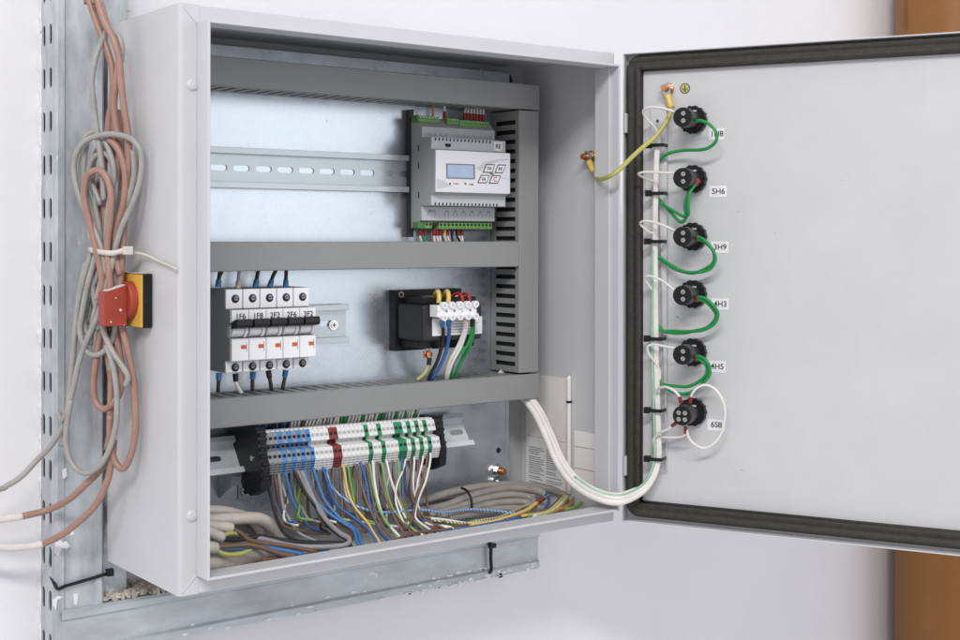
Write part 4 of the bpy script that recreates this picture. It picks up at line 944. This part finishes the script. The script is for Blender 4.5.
# labels on the door
LB = [(709, 128, 724, 140, '1H8'), (709, 186, 727, 197, '5H6'), (711.5, 241.5, 728, 253, '3H9'), (711, 298.3, 729, 310, '4H3'), (709, 361, 725, 372.3, '4H5'), (707, 419, 725, 431, '6S8')]
for x0, y0, x1, y1, s in LB:
    q = PD((x0+x1)/2, (y0+y1)/2, DO+.0004); t = (q-DH).dot(DT)
    hw = .0112 if s != '1H8' else .0098; hh = .0072
    b = MB(); b.box(t-hw, t+hw, q.z-hh, q.z+hh, DO+.0002, DO+.0005, M['sticker'], xf=lambda c: DW(c.x, c.y, c.z)); o = b.build('label_sticker'); tag(o, 'small white sticker on the door reading %s' % s, 'label', 'white labels on the door')
    b = MB(); b.text(s, DW(t+(.0005), q.z, DO+.0005), DT, ZA, .0098, M['ink']); b.build('lettering', o)
q = PD(685, 88.3, DO); t = (q-DH).dot(DT); b = MB()
b.cyl(DW(t, q.z, DO+.0002), DN, .0066, .0003, M['ink'], 28); b.cyl(DW(t, q.z, DO+.0005), DN, .0055, .0002, M['w_earth'], 28)
for u0, u1, v0, v1 in ((-.0005, .0005, -.001, .0040), (-.0036, .0036, -.0014, -.0006), (-.0024, .0024, -.0027, -.0020), (-.0012, .0012, -.0040, -.0033)):
    b.box(t+u0, t+u1, q.z+v0, q.z+v1, DO+.0007, DO+.0009, M['ink'], xf=lambda c: DW(c.x, c.y, c.z))
tag(b.build('earth_sticker'), 'round yellow earth symbol sticker at the top of the door', 'label')
# earth bolts
def bolt(p, n, label, s=1.0, wm='copper'):
    n = Vector(n); root = thing('earth_bolt', p, label, 'bolt', 'copper earth studs')
    b = MB(); b.cyl(p+n*.0002, n, .0085*s, .0012, M['steel'], 24); b.cyl(p+n*.0015, n, .0078*s, .0018, M[wm], 24); b.build('washer', root)
    b = MB(); b.cyl(p+n*.0034, n, .0068*s, .0052, M['steel'], 6, smooth=False); b.build('nut', root)
    b = MB(); b.cyl(p+n*.0002, n, .0036*s, .0165, M['copper'], 18)
    for k in range(5): b.cyl(p+n*(.0092+k*.0014), n, .0041*s, .0006, M['copper'], 18)
    b.build('stud', root); return root
def lug(pa, pb, n, col, root):
    b = MB(); n = Vector(n); d = (pb-pa).normalized(); s = d.cross(n)
    b.prism([(-.0058, -.006), (.0058, -.006), (.0042, .010), (-.0042, .010)], lambda u, v, w: pa+s*u+d*v+n*w, .0086, .0104, M['steel'])
    b.build('lug', root)
    b = MB(); b.tube([pa+d*.009+n*.0095, pa+d*.016+n*.010, pb+n*.011], .0045, M['w_yellow'], 12); b.build('lug_sleeve', root)
dbp = PD(668, 89, DO); bd = bolt(dbp, DN, 'copper earth stud with nut at the top of the door')
ldir = PD(671.5, 108, DO+.01); lug(dbp, ldir-DN*.01, DN, 'yellow', bd)
wp = PX(591.5, 157, W-T); bw = bolt(wp, (-1, 0, 0), 'copper earth stud on the cabinet right side wall')
lw = PX(595, 172, W-T-.01)+Vector((.01, 0, 0)); lug(wp, lw, (-1, 0, 0), 'yellow', bw)
wire('earth_wire', [ldir+ZA*.002, PD(668, 119, .006), PD(656, 136, .016), PD(643, 147, .026), P(631, 158, -.050), P(619, 170, -.046), P(610, 176, -.036), P(602, 179, -.014), P(597, 178, .012), lw+Vector((-.011, 0, .002))], .0029, 'earth', 'yellow and green earth wire from the door to the cabinet side', 'earth wire', seg=10)
q = P(497, 470.5, PL); bolt(q, (0, -1, 0), 'copper earth stud low on the galvanised plate, right of the terminals', 1.1, 'steel')
b = MB(); q2 = P(498, 482, PL-.006); b.cyl(q2, (0, -1, 0), .0045, .005, M['steel'], 6); b.cyl(q2+Vector((0, .006, 0)), (0, -1, 0), .007, .003, M['steel'], 18); tag(b.build('hex_bolt'), 'small steel hex bolt under the lowest earth stud', 'bolt')

# --- papers on the right inner wall
XW = W-T
def wallpoly(mb, pts, m, x, th=.0006): mb.prism([(PX(px, py, x).y, PX(px, py, x).z) for px, py in pts], YZ, x-th, x, m)
b = MB(); yb_ = .166
zt_, zb_ = PX(565, 378, XW).z, .022
b.prism([(.176, zt_), (.095, zt_-.0005), (.088, zt_-.004), (.088, zb_), (.176, zb_)], YZ, XW-.0016, XW-.0003, M['paper'])
doc = b.build('document_sleeve'); tag(doc, 'pale plastic document sleeve against the cabinet right wall', 'document sleeve')
b = MB(); b.tube([(XW-.004, .083, zb_), (XW-.004, .083, .1), (XW-.004, .083, zt_-.004), (XW-.004, .0850, zt_-.0005)], .0030, M['paper'], 12)
b.build('spine', doc); b = MB(); z_ = PX(571, 401.5, XW).z; b.cyl((XW-.004, .083, z_-.0015), (0, 0, 1), .0037, .003, M['black'], 14); b.build('ring', doc)
b = MB(); zp = PX(540, 437, XW).z
b.box(XW-.0024, XW-.0018, .092, .172, .024, zp, M['paper2'])
sh = b.build('printed_sheet'); tag(sh, 'sheet of small printed text in the document sleeve', 'printed sheet')
b = MB(); b.box(XW-.00262, XW-.00235, .092, .172, zp-.0006, zp-.0001, M['greyink'])
random.seed(5)
for col_, (ya, yb2) in enumerate(((.168, .136), (.131, .099))):
    z = zp-.016
    while z > .026:
        y = ya
        ln = random.uniform(.6, 1)
        while y > ya-(ya-yb2)*ln:
            w = random.uniform(.002, .005); b.box(XW-.00262, XW-.00235, max(y-w, yb2), y, z, z+.0012, M['greyink']); y -= w+.0009
        z -= .0028 if random.random() < .85 else .0045
b.build('lettering', sh)
b = MB(); b.box(XW-.0008, XW-.0002, .008, .076, PX(590, 486, XW).z+.001, PX(590, 433, XW).z, M['paper2']); ls = b.build('label_sheet'); tag(ls, 'blank white label strips on the cabinet right wall near the hinge', 'label sheet')
b = MB()
for py in (449, 471): z = PX(590, py, XW).z; b.box(XW-.001, XW-.0007, .008, .076, z, z+.0007, M['greyink'])
b.build('ruled_line', ls)

# ------------------------------------------------------------------ rotary main switch on the left side
sw = thing('rotary_switch', (0, .0925, .2965), 'red rotary main switch on a yellow plate, dusty, on the cabinet left side', 'rotary switch')
b = MB(); b.box(-.0105, -.0002, .064, .1215, .2680, .3250, M['black'], .0018, seg=3); b.build('base', sw)
b = MB(); b.box(-.0124, -.0106, .0648, .1208, .2688, .3242, M['yellow'], .0006); b.build('plate', sw)
b = MB(); b.box(-.0118, -.0008, .0660, .1195, .3251, .3256, M['dust'], .0002)
b.build('dust', sw)
b = MB(); b.lathe((-.0125, .0925, .2965), (-1, 0, 0), [(0, .0205), (.006, .0200), (.0078, .0185), (.0079, 0)], M['red'], 40); b.build('dial', sw)
b = MB()
ka, kb = PX(129, 300, 0), 0
def kx(px, y): 
    # x at which a pixel column meets the plane y
    return P(px, 300, y).x
yk0, yk1 = .0835, .1015
xa, xb = kx(129.5, yk0), kx(104.5, yk0)
xa = min(xa, -.0204)
zt_a, zt_b, zb_k = P(129.5, 285, yk0).z, P(104.5, 292.5, yk0).z, P(117, 326, yk0).z
b.prism([(xa, zb_k), (xa, zt_a), (xb+.0015, zt_b+.0006), (xb, zt_b-.001), (xb, zb_k+.001), (xb+.001, zb_k)], lambda u, v, w: Vector((u, w, v)), yk0, yk1, M['red'])
o = b.build('handle', sw)
bv = o.modifiers.new('bevel', 'BEVEL'); bv.width = .0012; bv.segments = 2
b = MB(); b.prism([(xa-.0012, zt_a-.0001), (xb+.003, zt_b+.0005), (xb+.003, zt_b+.0010), (xa-.0012, zt_a+.0006)], lambda u, v, w: Vector((u, w, v)), yk0+.0012, yk1-.0008, M['dust']); b.build('dust', o)
b = MB()
for px, py, r in ((120.5, 310, .0013), (116, 298, .0007), (111, 322, .0008), (129, 316, .0004), (124, 325, .0005)):
    q = P(px, py, yk0); b.cyl((q.x, yk0+.0002, q.z), (0, -1, 0), r, .0005, M['sticker'], 10)
b.build('paint_fleck', o)

# ------------------------------------------------------------------ cable bundle on the left
def cab_(name, pts, r, c, lab, off=0.0, grp='cables bundled beside the cabinet'):
    out = []
    for q in pts:
        o = off+(q[2] if len(q) > 2 else 0); v = PB(q[0], q[1], o)
        if v.x > -.006: v = PX(q[0], q[1], -.0065)
        if v.y > .183: v = P(q[0], q[1], .183)
        out.append(v)
    wire(name, out, r, c, lab, 'cable', grp, seg=12)
S, G = .0037, .0031
BN = [
 ('salmon', [(86, -14), (89, 0), (97, 24), (106, 46), (112, 68), (113, 95), (109, 118), (107, 140), (104, 165), (103, 190), (105, 215), (106, 245), (104, 272), (100, 292)], .004, 'salmon cable entering at the top left, leftmost of the bundle'),
 ('salmon', [(94, -14), (97.5, 0), (104, 20), (113, 38), (119, 58), (121, 82), (124, 108), (128, 132), (129, 155), (127, 190), (124, 225), (122, 260), (120, 290), (122, 325), (127, 347), (131, 365), (134, 385), (135.5, 410), (135.5, 432), (131, 455), (124, 468), (118, 466), (113, 456), (110, 440), (110, 415)], .012, 'salmon cable running full length and hooking back at the bottom'),
 ('salmon', [(97, -14), (101, 4), (107, 24), (115, 42), (119, 60), (116, 82), (114, 105), (116, 125), (119, 145), (117, 175), (113, 205), (113, 240), (111, 270)], .007, 'salmon cable behind the full-length one, middle of the bundle'),
 ('ash', [(108, 26), (113, 30), (119, 37), (122, 48), (121, 62)], .005, 'short pale cable loop at the upper right of the bundle'),
 ('ash', [(108, 24, -.022), (104, 36, -.012), (95.5, 58), (92, 82), (94.5, 110), (98, 138), (101, 160), (103, 180), (104, 200)], .016, 'grey cable dropping left of the salmon ones at the top'),
 ('ash', [(97, 131), (88, 135), (82, 146), (80, 162), (81, 180), (86, 203)], .006, 'grey cable arc behind the large grey loop, left side'),
 ('ash', [(97, 300), (101, 282), (105, 268), (101, 246), (91, 222), (79, 195), (74, 170), (77, 152), (87, 140), (104, 134.5), (120, 135), (134, 141), (141.5, 155), (140, 180), (132, 205), (122, 226), (116, 246), (111, 268), (106, 287), (102, 308), (104, 332), (113, 352), (123, 367), (128, 377), (125.5, 386)], .020, 'grey cable forming the largest loop over the bundle'),
 ('ash', [(101, 205), (93, 186), (89, 174), (91, 162), (98, 154.5), (107, 155), (113, 166), (116, 184), (114, 215), (112, 245), (115, 275), (118, 300)], .010, 'grey cable arch just above the small salmon arch'),
 ('ash', [(104, 139), (109, 150), (113.5, 165), (114, 180), (110.5, 195), (107, 220), (106, 250), (109, 280)], .013, 'grey cable curving down in the middle of the loop'),
 ('ash', [(90, 176), (92, 188), (95.5, 193), (95, 205), (99, 225), (103, 250)], .008, 'grey cable stub hanging inside the loops'),
 ('salmon', [(99, 300), (102, 280), (99, 262), (94, 240), (88, 215), (84, 195), (87, 177), (95, 170.5), (103, 172.5), (109, 183), (111.5, 200), (110, 222), (107.5, 245), (109, 270), (110, 290)], .022, 'salmon cable forming the small arch in front'),
 ('salmon', [(109, 139), (116, 146), (122, 158), (125.5, 178), (123.5, 203), (117.5, 226), (115, 250), (120, 275)], .015, 'salmon cable curving down the right of the bundle'),
 ('ash', [(94, 240), (90, 258), (83, 282), (77.5, 310), (74, 345), (71.5, 375), (68, 408), (66, 420), (60, 432), (50, 447), (38, 459), (22, 476), (8, 485), (-12, 492)], .010, 'grey cable leaving the bundle to the left edge of the wall'),
 ('ash', [(98, 245), (94, 262), (87, 288), (82.5, 312), (80, 330), (84, 346), (90, 354), (100, 354), (110, 344), (115, 330), (117, 315)], .013, 'grey cable making the lower hanging loop left of the switch'),
 ('ash', [(103, 250), (97, 275), (88, 298), (84, 318), (88, 334), (97, 322), (100, 300)], .006, 'grey cable crossing low behind the hanging loop'),
 ('ash', [(104, 296), (97, 318), (87, 340), (79, 362), (74, 385), (68, 408), (62, 420), (58, 413)], .016, 'grey cable slanting down across the bundle to the channel'),
 ('ash', [(106, 345), (111, 358), (115, 376), (117, 400), (115.5, 428), (107, 455), (95, 470), (82, 472.5), (71, 462), (66, 443), (67.5, 420), (71, 400)], .018, 'pale grey cable hanging in the lowest wide loop'),
 ('salmon', [(104, 310), (100, 335), (96, 360), (93.5, 385), (96, 402), (105, 409), (116, 400), (122, 382), (121, 362), (117, 340), (116, 322)], .009, 'salmon cable making a loop below the switch'),
 ('salmon', [(113, 345), (111.5, 380), (110, 420), (109.5, 450), (100, 470), (84, 486), (68, 500), (48, 510), (22, 516.5)], .006, 'upper salmon cable sweeping out to the left'),
 ('salmon', [(114, 440), (112, 458), (107, 482), (95, 506), (74, 526), (58, 537), (43, 544)], .010, 'lower salmon cable sweeping out to the left'),
]
BN += [
 ('ash', [(99, 145), (93, 165), (94, 190), (100, 215), (101, 245), (96, 275), (91, 300), (88, 325)], -.002, 'shaded grey cable at the back of the bundle, left'),
 ('salmon', [(118, 110), (121, 140), (120, 170), (117, 205), (114, 240), (117, 280), (119, 320)], -.004, 'shaded salmon cable at the back of the bundle, right'),
 ('ash', [(111, 140), (118, 160), (119, 185), (116, 210), (109, 240), (101, 270), (99, 300), (102, 330), (106, 350)], .001, 'grey cable crossing at the back from right to left'),
 ('ash', [(86, 262), (80, 290), (76, 325), (73, 360), (70, 395), (66, 430), (61, 446)], .004, 'thin grey cable running down beside the leftmost grey one'),
 ('salmon', [(100, 175), (100, 200), (103, 230), (104, 255), (107, 285), (108, 320), (112, 350), (113, 385), (110, 420)], -.001, 'salmon cable running straight down behind the small arch'),
 ('ash', [(92, 262), (93, 290), (98, 315), (106, 335), (112, 352), (110, 372)], .007, 'grey cable bending right behind the switch handle')]
BN += [
 ('salmon', [(92, -14), (94, 6), (100, 30), (108, 52), (114, 78), (112, 100), (114, 130), (118, 160), (119, 190)], .001, 'salmon cable tucked between the two upper salmon ones'),
 ('ash', [(87, 140), (84, 160), (85, 185), (91, 210), (98, 235), (103, 252), (104, 270), (99, 295), (93, 320), (90, 345)], .009, 'grey cable running inside the left flank of the large loop'),
 ('salmon', [(107, 256), (104, 285), (103, 320), (106, 345), (110, 370), (112, 395), (111, 425), (107, 450)], .004, 'salmon cable hidden behind the switch and dropping below it'),
 ('ash', [(110, 256), (114, 285), (117, 315), (119, 345), (117, 370), (113, 390), (112, 415)], .003, 'short grey cable dropping behind the hanging salmon loop'),
 ('ash', [(133, 150), (134, 175), (128, 200), (120, 222), (114, 246), (108, 272), (102, 300), (98, 330)], .012, 'grey cable running inside the right flank of the large loop')]
for it in BN:                                  # the cables run on up the wall and away to the left
    if it[1][0][1] == -14: it[1].insert(0, (it[1][0][0]-6, -190))
    if it[1][-1][0] == -12: it[1].append((-150, 520))
for c, pp, off, lab in BN: cab_('cable', pp, S if c == 'salmon' else G, c, lab, off)
def taper_end(pp, off, lab): cab_('cable_end', pp, .0040, 'sticker_paint', lab, off, 'painted cable ends')
M['w_sticker_paint'] = mat('wall_paint_on_cable', (.72, .66, .64), .8, var=.06, vscale=50, bump=.3, bscale=120)
taper_end([(22, 516.4), (10, 518), (-14, 518.5), (-150, 505)], .006, 'white painted end of the upper salmon cable at the wall')
taper_end([(43, 543.8), (24, 547), (-14, 545), (-150, 515)], .010, 'white painted end of the lower salmon cable at the wall')
b = MB()
def band(pts, w, th, m, lift=.0):
    n = len(pts); q = spline([PB(x, y, o) if PB(x, y, o).x < -.006 else PX(x, y, -.006) for x, y, o in pts], 6)
    b.quadsheet(lambda s, t: q[min(int(s*(len(q)-1)+.5), len(q)-1)]+ZA*(t-.5)*w+Vector((-.0001, -.0001, 0)), len(q)-1, 1, m, True)
band([(88, 250, -.005), (90.5, 250, .018), (100, 252, .0255), (112, 253, .0265), (122, 251, .022), (130, 250.5, .016)], .0056, .001, M['tie_white'])
q = PB(127.5, 250.5, .018); q = q if q.x < -.006 else PX(127.5, 250.5, -.009)
b.box(q.x-.005, q.x+.005, q.y-.004, q.y+.003, q.z-.0045, q.z+.0045, M['tie_white'], .001)
b.quadsheet(lambda s, t: spline([PX(131, 252, -.012), PX(145, 255, -.006), PX(160, 262, -.003), PX(176, 269, -.004)], 4)[int(s*12+.5)]+ZA*(t-.5)*.0032, 12, 1, M['tie_white'])
o = b.build('cable_tie'); sd = o.modifiers.new('thickness', 'SOLIDIFY'); sd.thickness = .0006
tag(o, 'dusty white cable tie round the left bundle, tail sticking out right', 'cable tie')
# black ties on the channels
pt = lambda x, y, d: P(x, y, d)
tie('cable_tie', 'black cable tie strapped slanting round the foot of the upright channel', [('tube', ([pt(50.5, 576, .21), pt(54, 583, .193), pt(58, 589, .1875), pt(66, 586, .1888), pt(85, 580.5, .1888), pt(105, 574.5, .1885), pt(110, 572, .20)], .0019)), ('box', (pt(110, 573, .186).x-.004, pt(110, 573, .186).x+.004, .1835, .190, pt(110, 573, .186).z-.0035, pt(110, 573, .186).z+.0045))])
qa, qb = pt(490.5, 545, .183), pt(491, 571, .183)
tie('cable_tie', 'black cable tie strapped upright round the level channel', [('tube', ([qa+Vector((0, .01, .004)), qa, qa.lerp(qb, .5), qb, qb+Vector((0, .01, -.004))], .0024)), ('box', (qa.x-.003, qa.x+.007, .1785, .1855, qa.z-.004, qa.z+.002))])

# ------------------------------------------------------------------ camera and light
cam = bpy.data.cameras.new('camera'); co = bpy.data.objects.new('camera', cam); COL.objects.link(co); SC.camera = co
cam.sensor_width = 36; cam.lens = 36*F_PX/960; cam.shift_y = -(320-PPY)/960; cam.clip_end = 50; cam.clip_start = .01
co.matrix_world = Matrix(((RT.x, UP.x, -FW.x, CX), (RT.y, UP.y, -FW.y, CY), (RT.z, UP.z, -FW.z, CZ), (0, 0, 0, 1)))
w = bpy.data.worlds.new('World'); SC.world = w; w.use_nodes = True
nt = w.node_tree; bg = nt.nodes['Background']
tc = nt.nodes.new('ShaderNodeTexCoord'); sx = nt.nodes.new('ShaderNodeSeparateXYZ'); rp_ = nt.nodes.new('ShaderNodeValToRGB')
nt.links.new(tc.outputs['Generated'], sx.inputs[0])
mr = nt.nodes.new('ShaderNodeMapRange'); mr.inputs[1].default_value = -1; mr.inputs[2].default_value = 1
nt.links.new(sx.outputs['Z'], mr.inputs[0]); nt.links.new(mr.outputs[0], rp_.inputs[0])
e = rp_.color_ramp.elements; e[0].color = (1.0, .99, 1.01, 1); e[1].color = (.80, .80, .84, 1)
k = e.new(.48); k.color = (.63, .63, .655, 1); k = e.new(.62); k.color = (.87, .87, .895, 1)
nt.links.new(rp_.outputs[0], bg.inputs[0]); bg.inputs[1].default_value = .80
def area(name, loc, aim, sx_, sy_, en, col):
    l = bpy.data.lights.new(name, 'AREA'); l.shape = 'RECTANGLE'; l.size = sx_; l.size_y = sy_; l.energy = en; l.color = col
    o = bpy.data.objects.new(name, l); COL.objects.link(o); o.location = loc
    o.rotation_euler = (Vector(aim)-Vector(loc)).to_track_quat('-Z', 'Y').to_euler()
area('ceiling_tube', (-2.7, -3.5, 3.45), (-.3, -.2, .6), 3.4, .32, 190, (1, .985, .965))
area('window_light', (2.45, -3.2, .75), (.28, .1, .38), 2.3, 1.9, 21, (.94, .97, 1))
SC.view_settings.view_transform = 'Standard'; SC.view_settings.look = 'None'; SC.view_settings.exposure = .05; SC.view_settings.gamma = 1
SC.cycles.max_bounces = 8
